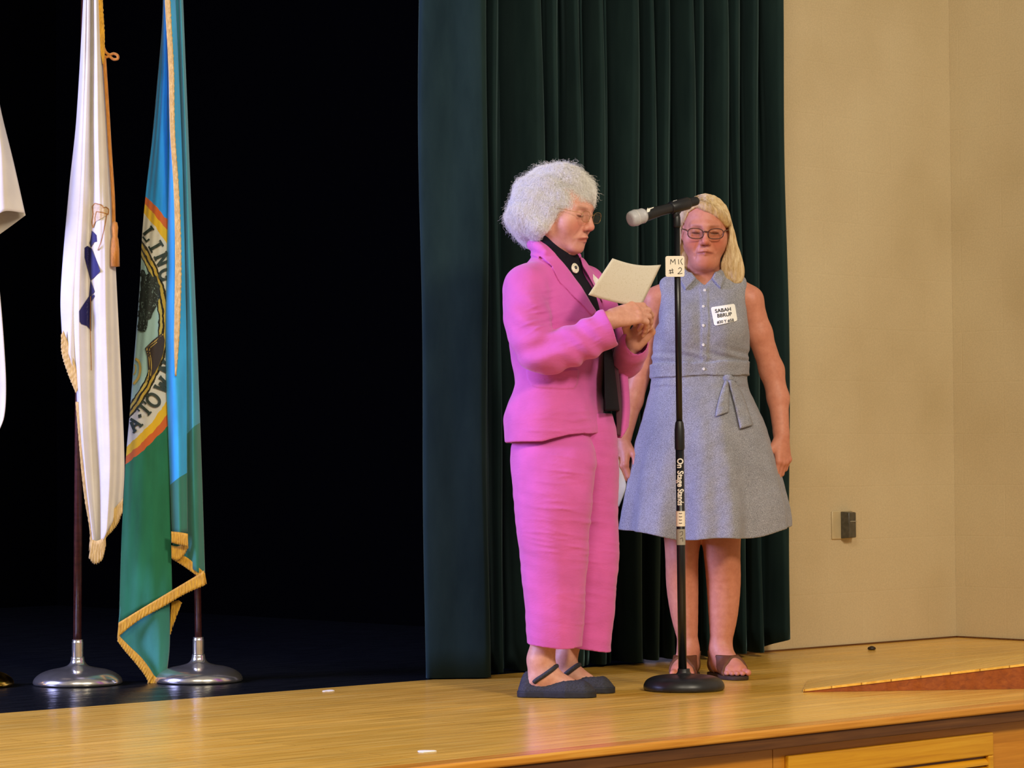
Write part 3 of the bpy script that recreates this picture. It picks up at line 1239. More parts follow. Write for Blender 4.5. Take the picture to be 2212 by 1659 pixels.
# inner gold edge running down the flag
vf = ribbon(F2, [(353, -60), (357, 20), (364, 150), (367, 280), (374, 390), (377, 470), (378, 560), (377, 660), (376, 740), (378, 812)],
            [(366, -60), (370, 40), (376, 150), (378, 280), (386, 400), (390, 480), (392, 580), (391, 640), (388, 720), (381, 812)], -0.075, 160, wav=0.0025)
vf.build('fringe', M_GOLD2, r2, solid=0.004)
fr = ribbon(F2, [(256, 1345), (300, 1318), (350, 1288), (400, 1258), (430, 1240), (441, 1232)], [(254, 1380), (262, 1370), (300, 1340), (350, 1312), (400, 1283), (443, 1264)], -0.045, 80)
ribbon(F2, [(443, 1238), (425, 1222), (400, 1202), (380, 1200)], [(446, 1262), (420, 1240), (395, 1222), (372, 1208)], -0.030, 40, mb=fr)
ribbon(F2, [(370, 1148), (390, 1150), (406, 1153)], [(371, 1172), (390, 1177), (406, 1180)], -0.068, 30, mb=fr)
ribbon(F2, [(406, 1158), (398, 1172), (384, 1180), (370, 1178)], [(406, 1184), (398, 1198), (384, 1210), (371, 1206)], -0.045, 30, mb=fr)
ribbon(F2, [(256, 1372), (280, 1396), (305, 1420), (322, 1442), (332, 1458)], [(254, 1385), (268, 1404), (292, 1432), (312, 1458), (322, 1476)], -0.048, 60, mb=fr)
ribbon(F2, [(326, 1452), (340, 1466), (350, 1476)], [(318, 1479), (330, 1480), (349, 1480)], -0.046, 20, mb=fr)
ribbon(F2, [(370, 1300), (378, 1298), (386, 1296)], [(367, 1372), (380, 1335), (393, 1302)], 0.01, 20, mb=fr)
fr.build('fringe', M_GOLD, r2, solid=0.004)
# seal printing
pr = Printer(F2, [S1], 0.006)
M_SEALINK = plain('seal_lettering_ink', rgb('#26352c'), 0.7)
M_TREE = Mat('seal_tree_ink', rgb('#1c2620'), 0.75)
M_TREE.base(M_TREE.ramp(M_TREE.noise(95, 3, 0.6, M_TREE.coord((1, 1, 0.7)), 2.0), [(0.5, rgb('#1b2420')), (0.6, rgb('#2b3830')), (0.68, rgb('#6f8683'))]))
SLAB = {'L': [[(.3, 0), (.3, 1)], [(.1, .05), (.9, .05)], [(.1, .95), (.52, .95)], [(.86, 0), (.86, .32)]],
        'I': [[(.5, 0), (.5, 1)], [(.22, .05), (.78, .05)], [(.22, .95), (.78, .95)]],
        'N': [[(.22, 0), (.22, 1)], [(.22, 1), (.8, 0)], [(.8, 0), (.8, 1)], [(.04, .05), (.42, .05)], [(.02, .95), (.3, .95)], [(.62, .95), (.98, .95)]],
        'G': [[(.85, .75), (.7, .95), (.5, 1), (.25, .85), (.15, .5), (.25, .15), (.5, 0), (.75, .08), (.85, .25)], [(.85, .0), (.85, .42)], [(.6, .42), (.98, .42)]],
        'A': [[(.15, 0), (.5, 1)], [(.5, 1), (.85, 0)], [(.28, .35), (.72, .35)], [(-.02, .05), (.34, .05)], [(.66, .05), (1.02, .05)]],
        'T': [[(.5, 0), (.5, 1)], [(.08, .95), (.92, .95)], [(.12, 1), (.12, .68)], [(.88, 1), (.88, .68)], [(.3, .05), (.7, .05)]],
        'O': [[(.5, 1), (.22, .85), (.12, .5), (.22, .15), (.5, 0), (.78, .15), (.88, .5), (.78, .85), (.5, 1)]],
        'W': [[(.08, 1), (.3, 0)], [(.3, 0), (.5, .8)], [(.5, .8), (.7, 0)], [(.7, 0), (.92, 1)], [(-.05, .95), (.25, .95)], [(.75, .95), (1.05, .95)]]}


def glyph(mb, ch, px_, py_, size, ang):
    a = math.radians(ang)
    ca, sa = math.cos(a), math.sin(a)
    for k, s in enumerate(SLAB[ch]):
        q = []
        for u, v in s:
            X_, Y_ = (u - 0.5) * size * 0.9, (v - 0.5) * size
            q.append((px_ + X_ * ca + Y_ * sa, py_ + X_ * sa - Y_ * ca))
        thick = size * (0.20 if k == 0 or (ch in 'NAW' and k < 4 and len(s) == 2 and abs(s[0][1] - s[1][1]) > 0.5) else 0.12)
        pr.stroke(mb, q, thick)


lt = MB()
for ch, x, y, a in (('L', 321, 505, 52), ('I', 337, 532, 60), ('N', 351, 560, 66), ('G', 360, 592, 72), ('N', 361, 795, 128), ('W', 352, 832, -58), ('O', 331, 864, -50), ('T', 313, 884, -48), ('A', 289, 915, -40)):
    lt = MB()
    glyph(lt, ch, x, y, 31, a if a < 100 else -62)
    lt.build('seal_letter', M_SEALINK, r2, smooth=False)
lt = MB()
for dx, dy in ((301, 899),):
    pr.poly(lt, [(dx - 3, dy - 3), (dx + 4, dy - 5), (dx + 5, dy + 2), (dx - 2, dy + 4)], 4)
lt.build('seal_dot', M_SEALINK, r2, smooth=False)
tr = MB()
blob = [(296, 588), (300, 580), (305, 590), (312, 584), (316, 594), (324, 588), (330, 598), (338, 596), (342, 612), (346, 618), (344, 632), (347, 640), (340, 652), (338, 662), (330, 676), (326, 688), (320, 690), (318, 706), (314, 716), (304, 716), (296, 712), (291, 700), (294, 680), (292, 660), (296, 640), (294, 615)]
pr.poly(tr, blob, 5)
tr.build('seal_tree', M_TREE.m, r2, smooth=False)
bk = MB()
pr.poly(bk, [(352, 718), (356, 735), (353, 762), (345, 785), (334, 806), (318, 825), (320, 800), (318, 770), (313, 752), (330, 735)], 5)
bk.build('seal_book', plain('seal_dark_brown', rgb('#2c211b'), 0.7), r2, smooth=False)
gl = MB()
pr.stroke(gl, [(352, 722), (334, 738), (318, 752), (322, 775), (322, 800), (319, 822)], 2.0)
pr.stroke(gl, [(347, 732), (332, 745), (323, 754), (326, 775), (327, 795), (325, 812)], 1.6)
pr.stroke(gl, [(288, 772), (299, 780), (303, 795), (299, 815), (288, 830)], 5)
pr.stroke(gl, [(287, 784), (293, 792), (292, 804), (286, 812)], 2.5)
gl.build('seal_gold_lines', plain('seal_gold', rgb('#c2a64c'), 0.7), r2, smooth=False)

# ---- flag at the left edge of the photograph
F3 = Frame(on_z(-67, 1483))
r3 = F3.root('plain_white_flag', 'white draped flag on a brass base, cut off at the left edge', 'flag', 'flags on stage')
flag_base(F3, r3, M_BRASS)
MB().tube([(0, 0.0, 0.142), (0.004, 0, 1.2), (0.02, 0, 2.45)], 0.0125, 18).build('pole', M_POLE, r3)
t1 = sheet(F3, [dcol([(-70, -80), (-120, 200), (-140, 420), (-146, 520)], 0.02), dcol([(-62, -80), (-90, 220), (-105, 420), (-108, 545)], -0.05),
                dcol([(-58, -80), (-50, 220), (-50, 420), (-50, 505)], -0.02), dcol([(-52, -80), (-22, 180), (0, 320), (5, 458)], -0.075), dcol([(-48, -80), (-4, 210), (30, 355), (54, 460)], -0.02)], 80, 60, 0.002, 1)
MB().grid(t1).build('cloth', M_PAPERWHITE, r3, solid=0.002)
t2 = sheet(F3, [dcol([(-60, 430), (-60, 545)], 0.03), dcol([(0, 440), (-2, 507)], 0.04), dcol([(52, 452), (55, 465)], 0.0)], 20, 20, 0.0, 1)
MB().grid(t2).build('cloth', M_PAPERWHITE, r3, solid=0.002)
t3 = sheet(F3, [dcol([(-130, 450), (-135, 1040)], 0.05), dcol([(-60, 450), (-60, 1000)], 0.0), dcol([(-25, 450), (-20, 970)], 0.03), dcol([(-22, 440), (0, 640), (11, 780), (13, 850), (9, 900), (0, 925), (-12, 945)], 0.01)], 60, 40, 0.002, 2)
MB().grid(t3).build('cloth', M_PAPERWHITE, r3, solid=0.002)

# ================================================================== MICROPHONE STAND
FS = Frame(on_z(1477.5, 1490.5))
rs = FS.root('microphone_stand', 'black microphone stand with round weighted base and white paper card', 'microphone stand')
M_IRON = plain('black_cast_iron', rgb('#1d1e22'), 0.38, 0.5, 0.25, 40)
M_IRON2 = plain('black_steel', rgb('#121317'), 0.3, 0.5, 0.2, 60)
M_PLASTIC = plain('black_plastic', rgb('#15161b'), 0.42, 0.5)
prof = catmull([(0.122, 0), (0.126, 0.006), (0.125, 0.018), (0.116, 0.032), (0.095, 0.042), (0.06, 0.047), (0.026, 0.050), (0.020, 0.056), (0.019, 0.066)], 34)
MB().lathe([(0.119, 0.0)] + prof[1:] + [(0.0005, 0.066)], 72).build('base', M_IRON, rs)
b0 = FS.L(1473, 1440, 0)
t0, t1_, t2_ = FS.L(1474.5, 1455), FS.L(1470, 950), FS.L(1461, 470)
lean = lambda py: FS.L(1474.5 + (py - 1455) * (1474.5 - 1462.0) / (1455 - 480), py, 0)
MB().tube([lean(1466), lean(1200), lean(962)], 0.0132, 24).build('lower_tube', M_IRON2, rs)
MB().tube([lean(972), lean(968), lean(930), lean(914), lean(910)], [0.0135, 0.0155, 0.0155, 0.013, 0.011], 24).build('clutch', M_PLASTIC, rs, auto=40)
MB().tube([lean(915), lean(700), lean(486)], 0.0098, 20).build('upper_tube', M_IRON2, rs)
MB().tube([lean(492), lean(488), lean(470), lean(462)], [0.0105, 0.0125, 0.0115, 0.009], 20).build('clip_mount', M_PLASTIC, rs)
# clip holding the microphone
hd_, tl_ = FS.L(1360, 474, -0.10), FS.L(1507, 433, 0.045)
axis = (tl_ - hd_).normalized()
clip = MB()
cpos = hd_.lerp(tl_, 0.72)
clip.tube([cpos - axis * 0.035, cpos - axis * 0.03, cpos + axis * 0.035, cpos + axis * 0.04], [0.0175, 0.020, 0.020, 0.0175], 24)
lw = lean(470)
clip.tube([lw + Vector((0, 0, -0.01)), lw + Vector((-0.004, 0, 0.012)), cpos], [0.010, 0.012, 0.012], 14)
clip.build('clip', M_PLASTIC, rs)
# paper card
cc = FS.L(1458, 575.5, -0.013)
sc_ = 1 / FS.scale(-0.013)
w, h = 20.5 * sc_, 22.5 * sc_
rr = 0.006
out = []
for cx_, cz_, a0 in ((w - rr, h - rr, 0), (-w + rr, h - rr, 90), (-w + rr, -h + rr, 180), (w - rr, -h + rr, 270)):
    for k in range(5):
        a = math.radians(a0 + 22.5 * k)
        out.append((cc.x + cx_ + rr * math.cos(a), cc.z + cz_ + rr * math.sin(a)))
n = len(out)
card = MB().add([(x, -0.0145, z) for x, z in out] + [(x, -0.0131, z) for x, z in out], [tuple(range(n)), tuple(range(2 * n - 1, n - 1, -1))] + [(k, n + k, n + (k + 1) % n, (k + 1) % n) for k in range(n)])
cardo = card.build('card', plain('white_card', rgb('#f4ecd8'), 0.6, 0.3, 0.03), rs, smooth=False)
pr = Printer(FS, [cardo], 0.0006)
ink = MB()
for s in ([(1448.5, 571), (1449, 560), ], [(1449, 560), (1453.5, 567)], [(1453.5, 567), (1458, 559.5)], [(1458, 559.5), (1459, 571)], [(1465.5, 560), (1466.5, 571)], [(1474, 558.5), (1470.5, 564), (1474.5, 572)]):
    pr.stroke(ink, s, 1.3)
for s in ([(1447, 582), (1449, 592)], [(1452, 580), (1453.5, 591)], [(1445, 585), (1455, 583)], [(1445, 590), (1455, 588)], [(1465.5, 581), (1469, 578), (1472.5, 581), (1470, 586), (1464, 591.5), ], [(1464, 591.5), (1474, 590.5)]):
    pr.stroke(ink, s, 1.3)
ink.build('handwriting', plain('pen_ink', rgb('#2a2018'), 0.7), cardo, smooth=False)
# printed lettering and tapes on the lower tube
lows = [o for o in rs.children if o.name.startswith('lower_tube')]
pr = Printer(FS, lows, 0.0007)
let = MB()
cx_ = lambda py: 1474.5 + (py - 1455) * 12.5 / 975
for word, y0, y1 in (('On', 990, 1011), ('Stage', 1017, 1052), ('Stands', 1056, 1092)):
    v, f = text_mesh(word, 20, 3, 0.03)
    mn, mx = min(p[0] for p in v), max(p[0] for p in v)
    k = (y1 - y0) / (mx - mn)
    pr.put(let, [(cx_((y0 + y1) / 2) + y * 0.92, y0 + (x - mn) * k) for x, y in v], f)
let.build('lettering', plain('white_lettering', rgb('#e8e4da'), 0.5), rs, smooth=False)
MB().tube([lean(1104), lean(1137)], 0.0141, 24).build('white_tape', plain('paper_tape', rgb('#e9dfcc'), 0.6), rs, auto=40)
MB().tube([lean(1143), lean(1177)], 0.0143, 24).build('grey_tape', plain('masking_tape', rgb('#9c978a'), 0.6), rs, auto=40)
bpy.context.view_layer.update()
pr = Printer(FS, [o for o in rs.children if 'tape' in o.name], 0.0006)
mk = MB()
for y in (1109, 1116, 1123, 1130):
    pr.stroke(mk, [(1466.5, y), (1470, y + 0.5), (1473.5, y)], 1.6)
mk.build('tape_writing', plain('faded_ink', rgb('#5b5148'), 0.7), rs, smooth=False)
mk = MB()
pr.stroke(mk, [(1468, 1150), (1474, 1148), (1474, 1155), (1470, 1158)], 1.5)
pr.stroke(mk, [(1469, 1164), (1474, 1162), (1475, 1170)], 1.5)
mk.build('tape_writing', plain('faded_ink', rgb('#5b5148'), 0.7), rs, smooth=False)

# ---- microphone
rm = FS.root('microphone', 'black microphone with silver grille tilted up in the stand clip', 'microphone')
u = axis
MB().tube([hd_ + u * t for t in (0.0, 0.001, 0.004, 0.010, 0.022, 0.036, 0.046, 0.0475, 0.052, 0.060)], [0.012, 0.0185, 0.0225, 0.0245, 0.0255, 0.0240, 0.0225, 0.0238, 0.0238, 0.0195], 32).build('grille', plain('silver_grille', rgb('#b4b4b8'), 0.45, 0.6, 0.08, 300), rm)
MB().tube([hd_ + u * t for t in (0.0215, 0.0225, 0.0245, 0.0255)], [0.0253, 0.0262, 0.0262, 0.0253], 32).build('grille_band', plain('silver_band', rgb('#c4c2c0'), 0.3), rm)
L_ = (tl_ - hd_).length
MB().tube([hd_ + u * t for t in (0.058, 0.060, 0.078, 0.12, L_ - 0.012, L_ - 0.004, L_)], [0.0200, 0.0208, 0.0198, 0.0165, 0.0145, 0.0135, 0.010], 32).build('body', M_PLASTIC, rm)
bpy.context.view_layer.update()
pr = Printer(FS, list(rm.children) + [o for o in rs.children if o.name.startswith('clip')], 0.0008)
tp_ = MB()
pr.poly(tp_, [(1397, 454), (1398.5, 449.5), (1413, 444.5), (1412, 449), (1405, 452), (1403.5, 457), (1398, 459)], 3)
tp_.build('tape_label', M_TAPE, rm, smooth=False)
tp_ = MB()
pr.poly(tp_, [(1452, 434), (1464, 429.5), (1463, 432), (1453, 435.5)], 3)
tp_.build('tape_label', M_TAPE, rm, smooth=False)


# ================================================================== PEOPLE
def skin_mat(name, col, lip):
    m = Mat(name, col, 0.5, spec=0.35)
    m.b.inputs['Subsurface Weight'].default_value = 0.12
    m.b.inputs['Subsurface Radius'].default_value = (0.012, 0.005, 0.003)
    m.b.inputs['Subsurface Scale'].default_value = 0.5
    at = m.n('ShaderNodeAttribute', attribute_name='blush')
    sp = m.n('ShaderNodeSeparateColor')
    m.lk(at.outputs['Color'], sp.inputs[0])
    c = m.ramp(m.noise(55, 5, 0.65), [(0.3, tuple(x * f for x, f in zip(col, (0.90, 0.82, 0.80)))), (0.7, tuple(min(1, x * 1.08) for x in col))])
    c = m.mix(sp.outputs[1], c, tuple(x * f for x, f in zip(col, (0.98, 0.70, 0.66))))
    c = m.mix(sp.outputs[0], c, lip)
    c = m.mix(sp.outputs[2], c, tuple(x * f for x, f in zip(col, (0.25, 0.18, 0.15))))
    m.base(c)
    m.bump(m.noise(420, 3), 0.12, 0.001)
    m.bump(m.noise(90, 4), 0.10, 0.003)
    return m.m


class Head:
    """head frame: X to the person's left, Y forward, Z up; origin between the eyes' level, mid head"""

    def __init__(self, O, yaw_dir, pitch, roll=0.0, s=1.0):
        F = np.array([yaw_dir[0], yaw_dir[1], 0.0])
        F /= np.linalg.norm(F)
        Lx = np.array([-F[1], F[0], 0.0])
        Z = np.array([0, 0, 1.0])
        Yh = F * math.cos(pitch) - Z * math.sin(pitch)
        Zh = F * math.sin(pitch) + Z * math.cos(pitch)
        Xh = Lx * math.cos(roll) + Zh * math.sin(roll)
        Zh2 = Zh * math.cos(roll) - Lx * math.sin(roll)
        self.R = np.stack([Xh, Yh, Zh2])
        self.O = np.array(O, float)
        self.s = s

    def P(self, x, y, z):
        return self.O + self.s * (np.array([x, y, z]) @ self.R)

    def Q(self, V):
        return ((V - self.O) @ self.R.T) / self.s

    def cap(self, a, b, r1, r2=None):
        return capsule(self.P(*a), self.P(*b), r1 * self.s, (r1 if r2 is None else r2) * self.s)

    def ell(self, c, r, tilt=None):
        R = self.R
        if tilt is not None:
            R = np.array(Euler(tilt).to_matrix()).T @ self.R
        return ellipsoid(self.P(*c), np.array(r) * self.s, R)


def head_sdf(V, H, jaw=1.0, cheek=1.0, nose=1.0, frown=0.0, chin2=0.0, lid=0.0):
    V.add(H.ell((0, -0.014, 0.032), (0.073, 0.092, 0.080)), 0)
    V.add(H.ell((0, 0.022, -0.028), (0.060 * jaw, 0.062, 0.080)), 0.03)
    for s in (-1, 1):
        V.add(H.cap((s * 0.052 * jaw, -0.004, -0.058), (s * 0.016, 0.060, -0.096), 0.014, 0.013), 0.03)
        V.add(H.ell((s * 0.040, 0.050, -0.030), (0.025 * cheek, 0.023, 0.028)), 0.04)
        V.add(H.cap((s * 0.008, 0.083, 0.021), (s * 0.042, 0.068, 0.021), 0.009, 0.008), 0.018)
    V.add(H.ell((0, 0.072, -0.100), (0.021, 0.016, 0.015)), 0.02)
    V.add(H.ell((0, 0.066, -0.066), (0.032, 0.025, 0.025)), 0.02)
    if chin2:
        V.add(H.ell((0, 0.035, -0.112), (0.045, 0.045, 0.022 + chin2)), 0.03)
    # eye sockets, lids
    for s in (-1, 1):
        V.cut(H.ell((s * 0.032, 0.094, 0.003), (0.019, 0.016, 0.012)), 0.012)
        V.add(H.ell((s * 0.031, 0.069, 0.001), (0.0145, 0.0135, 0.0125)), 0.004)
        V.cut(H.cap((s * 0.018, 0.0845, -0.006), (s * 0.044, 0.078, -0.006), 0.0017), 0.002)
        V.cut(H.cap((s * 0.020, 0.083, -0.016), (s * 0.044, 0.078, -0.014), 0.0016), 0.005)
    # nose
    V.add(H.cap((0, 0.082, 0.014), (0, 0.106 * nose, -0.030), 0.0075, 0.0105), 0.012)
    V.add(H.ell((0, 0.104 * nose, -0.033), (0.0125, 0.012, 0.0105)), 0.008)
    for s in (-1, 1):
        V.add(H.ell((s * 0.0135, 0.092, -0.038), (0.0088, 0.0105, 0.0085)), 0.006)
        V.cut(H.ell((s * 0.0065, 0.100, -0.0465), (0.0042, 0.0058, 0.0040)), 0.002)
        V.cut(H.cap((s * 0.022, 0.091, -0.036), (s * 0.035, 0.080, -0.066), 0.0022), 0.010)
        V.cut(H.cap((s * 0.031, 0.084, -0.071), (s * 0.035, 0.076, -0.084 - frown), 0.0014), 0.008)
        # lips
        V.add(H.cap((s * 0.025, 0.080, -0.068 - frown), (s * 0.004, 0.0945, -0.0635), 0.0030, 0.0044), 0.004)
        V.add(H.cap((s * 0.023, 0.080, -0.071 - frown), (0, 0.0925, -0.0745), 0.0034, 0.0046), 0.004)
        V.cut(H.cap((s * 0.029, 0.083, -0.0700 - frown), (0, 0.1005, -0.0690), 0.0016), 0.0025)
    V.cut(H.cap((0, 0.100, -0.049), (0, 0.100, -0.058), 0.0030), 0.004)
    # ears
    for s in (-1, 1):
        V.add(H.ell((s * 0.073, -0.012, -0.008), (0.008, 0.017, 0.030), (0.25 * 1, 0, s * -0.35)), 0.006)
        V.cut(H.ell((s * 0.081, -0.008, -0.006), (0.005, 0.009, 0.017), (0.25, 0, s * -0.35)), 0.004)


def blush(o, V, H, hands=(), knuckles=0.5, frown=0.0):
    q = H.Q(V)
    col = np.zeros((len(V), 4), np.float32)
    x, y, z = q[:, 0], q[:, 1], q[:, 2]
    zl = -0.0692 - frown * np.clip(np.abs(x) / 0.024, 0, 1)
    lip = np.exp(-((z - zl) / 0.0062) ** 4) * np.exp(-(x / 0.026) ** 6) * (y > 0.075)
    ck = np.exp(-(((np.abs(x) - 0.042) / 0.022) ** 2 + ((z + 0.035) / 0.025) ** 2)) * (y > 0.02)
    ns = np.exp(-((x / 0.016) ** 2 + ((z + 0.034) / 0.016) ** 2)) * (y > 0.08)
    chin = np.exp(-((x / 0.03) ** 2 + ((z + 0.11) / 0.03) ** 2)) * 0.5
    lash = np.exp(-((z + 0.0062 - 12.0 * (np.abs(x) - 0.031) ** 2) / 0.0030) ** 4) * np.exp(-((np.abs(x) - 0.031) / 0.0145) ** 6) * (y > 0.06)
    slit = np.exp(-((z - zl) / 0.0022) ** 2) * np.exp(-(x / 0.029) ** 6) * (y > 0.072)
    brow = np.exp(-((z - 0.0195 - 0.10 * (np.abs(x) - 0.02) * (np.abs(x) < 0.036) - 0.0016 * (np.abs(x) >= 0.036)) / 0.0042) ** 2) * np.exp(-((np.abs(x) - 0.031) / 0.019) ** 6) * (y > 0.055)
    nost = np.exp(-(((np.abs(x) - 0.0065) / 0.0042) ** 2 + ((z + 0.046) / 0.0035) ** 2)) * (y > 0.088)
    col[:, 0] = lip
    col[:, 1] = np.clip(ck + ns * 0.9 + chin, 0, 1)
    for c, r in hands:
        d = np.linalg.norm(V - np.array(c), axis=1)
        col[:, 1] = np.maximum(col[:, 1], knuckles * np.exp(-(d / r) ** 2))
    col[:, 2] = np.clip(lash * 1.0 + slit * 0.7 + nost * 0.6 + brow * 0.36, 0, 1)
    col[:, 3] = 1
    a = o.data.color_attributes.new('blush', 'FLOAT_COLOR', 'POINT')
    a.data.foreach_set('color', col.ravel())


def hand_sdf(V, wrist, fdir, dorsal, thumb_side, s=1.0, curls=None, thumb=None, k=0.0045):
    """fdir: where the straight fingers would point; dorsal: out of the back of the hand; thumb_side: +1 / -1"""
    Y = np.array(fdir, float)
    Y /= np.linalg.norm(Y)
    Z = np.array(dorsal, float)
    Z -= Y * (Z @ Y)
    Z /= np.linalg.norm(Z)
    X = np.cross(Y, Z) * thumb_side
    w = np.array(wrist, float)

    def P(x, y, z):
        return w + s * (x * X + y * Y + z * Z)
    kn = [(0.027, 0.086), (0.0085, 0.090), (-0.0105, 0.086), (-0.028, 0.077)]
    ln = [(0.041, 0.025, 0.021), (0.046, 0.029, 0.022), (0.042, 0.027, 0.021), (0.033, 0.021, 0.019)]
    curls = curls or [(0.3, 0.4, 0.3)] * 4
    V.add(chain([(P(0, -0.02, 0), 0.023 * s), (P(0, 0.02, 0), 0.021 * s)]), 0.012)
    for (x, y) in kn:
        V.add(capsule(P(x * 0.55, 0.012, 0), P(x, y - 0.006, 0), 0.0155 * s, 0.0115 * s), 0.012)
    V.add(ellipsoid(P(0.0, 0.045, -0.004), (0.032 * s, 0.042 * s, 0.014 * s), np.stack([X, Y, Z])), 0.012)
    tips = []
    for (x, y), L, c in zip(kn, ln, curls):
        p = np.array([x, y, 0.0])
        V.add(ellipsoid(P(*(p + [0, -0.002, 0.003])), (0.0098 * s,) * 3), 0.006)
        a = 0.0
        r = [0.0098, 0.0088, 0.0079, 0.0066]
        fan = x * 1.8 * (1 - min(1, c[0]))
        for i in range(3):
            a += c[i]
            q = p + np.array([math.sin(fan) * math.cos(a), math.cos(a) * math.cos(fan), -math.sin(a)]) * L[i]
            V.add(capsule(P(*p), P(*q), r[i] * s, r[i + 1] * s), k if i else 0.007)
            p = q
        tips.append((P(*p), P(*(p + np.array([0, 0.3 * math.cos(a + 1.57), -0.3 * math.sin(a + 1.57)]))) ))
    th = thumb or [(0.020, 0.016, -0.008), (0.046, 0.046, -0.020), (0.052, 0.078, -0.024), (0.046, 0.103, -0.024)]
    rr = [0.0145, 0.0118, 0.0105, 0.0078]
    for i in range(3):
        V.add(capsule(P(*th[i]), P(*th[i + 1]), rr[i] * s, rr[i + 1] * s), 0.010 if i == 0 else k)
    return [P(x, y, 0) for x, y in kn]


def patch(D, base_inflated, polyXZ, X, Y, Z, yside=None):
    """raised flap: the inflated surface inside a polygon seen from the front"""
    p = poly2(polyXZ)(X, Z)
    f = smax(base_inflated, p, 0.004)
    if yside is not None:
        f = np.maximum(f, Y - yside)
    D[...] = smin(D, f, 0.002).astype(np.float32)


def creases(D, X, Y, Z, L, n, px, py, ylim, seed, amp=0.0018, slope=0.12, wid=(0.02, 0.06)):
    """thin raised pull creases of linen, scattered over an area of the cloth"""
    r = np.random.default_rng(seed)
    acc = 0
    for _ in range(n):
        c = L(r.uniform(*px), r.uniform(*py), 0)
        w = r.uniform(*wid)
        s = r.normal() * 0.10 + slope
        cv = r.normal() * 1.2
        dx = X - c.x
        acc = acc + r.uniform(0.5, 1.0) * np.exp(-((Z - c.z - s * dx - cv * dx * dx) / 0.0042) ** 2) * np.exp(-(dx / w) ** 2)
    D -= (amp * acc * (Y < ylim)).astype(np.float32)


def strands(name, mat, parent, curves, radius):
    """curves: list of (n,3) arrays; radius: root radius (tapers)"""
    hc = bpy.data.hair_curves.new(name)
    hc.add_curves([len(c) for c in curves])
    P = np.concatenate(curves).astype(np.float32)
    hc.attributes['position'].data.foreach_set('vector', P.ravel())
    rad = np.concatenate([radius * np.linspace(1, 0.35, len(c)) for c in curves]).astype(np.float32)
    at = hc.attributes.get('radius') or hc.attributes.new('radius', 'FLOAT', 'POINT')
    at.data.foreach_set('value', rad)
    hc.materials.append(mat)
    o = bpy.data.objects.new(name, hc)
    COL.objects.link(o)
    o.parent = parent
    o['kind'] = 'stuff'
    return o


def hair_mat(name, c0, c1, rough=0.5, dirn=(1, 1, 1), scale=120, bump=0.5):
    m = Mat(name, c0, rough, spec=0.3)
    n = m.noise(scale, 5, 0.65, m.coord(dirn), 0.5)
    m.base(m.ramp(n, [(0.3, c0), (0.7, c1)]))
    m.bump(n, bump, 0.006)
    return m.m


def spectacles(root, H, mat, lens_mat, w=0.026, h=0.018, cx=0.0335, zc=-0.004, y=0.102, rad=0.0014, temple_z=0.006, sides=(-1, 1)):
    g = bpy.data.objects.new('glasses', None)
    COL.objects.link(g)
    g.parent = root
    fr = MB()
    ln = MB()
    for s in sides:
        loop = []
        for k in range(36):
            a = 2 * math.pi * k / 36
            ex = 0.75
            cx_, sz = math.cos(a), math.sin(a)
            x = w * math.copysign(abs(cx_) ** ex, cx_)
            z = h * math.copysign(abs(sz) ** ex, sz) + 0.0015 * cx_ * 1.0
            loop.append(H.P(s * (cx + x), y - 0.10 * (abs(cx + x)) ** 1.0 * 0.25, zc + z))
        fr.tube(loop, rad, 8, closed=True)
        c = sum(np.array(p) for p in loop) / len(loop)
        ln.add([c] + loop, [(0, 1 + k, 1 + (k + 1) % 36) for k in range(36)])
    e = fr.build('frame', mat, g)
    ln.build('lens', lens_mat, g)
    MB().tube([H.P(t * (cx - w), y + 0.001, zc + h * 0.35 + 0.002 * (1 - t * t)) for t in (-1, -0.5, 0, 0.5, 1)], rad * 1.1, 8).build('bridge', mat, g)
    for s in (-1, 1):
        MB().tube([H.P(s * (cx + w), y - 0.0018, zc + h * 0.3), H.P(s * (cx + w + 0.006), y - 0.008, temple_z), H.P(s * 0.073, y - 0.035, temple_z), H.P(s * 0.081, 0.02, temple_z), H.P(s * 0.080, -0.01, temple_z - 0.001), H.P(s * 0.076, -0.03, temple_z - 0.012)], rad, 8).build('temple', mat, g)
    return g


def lens_material():
    m = bpy.data.materials.new('clear_lens')
    m.use_nodes = True
    nt = m.node_tree
    nt.nodes.remove(nt.nodes['Principled BSDF'])
    t = nt.nodes.new('ShaderNodeBsdfTransparent')
    t.inputs[0].default_value = (0.86, 0.82, 0.75, 1)
    g = nt.nodes.new('ShaderNodeBsdfGlossy')
    g.inputs['Roughness'].default_value = 0.05
    f = nt.nodes.new('ShaderNodeFresnel')
    f.inputs[0].default_value = 1.3
    mx = nt.nodes.new('ShaderNodeMixShader')
    mx.inputs[0].default_value = 0.05
    nt.links.new(t.outputs[0], mx.inputs[1])
    nt.links.new(g.outputs[0], mx.inputs[2])
    nt.links.new(mx.outputs[0], nt.nodes['Material Output'].inputs[0])
    return m


M_LENS = lens_material()
M_INNER = plain('black_knit', rgb('#15131c'), 0.9, 0.2, 0.2, 200)


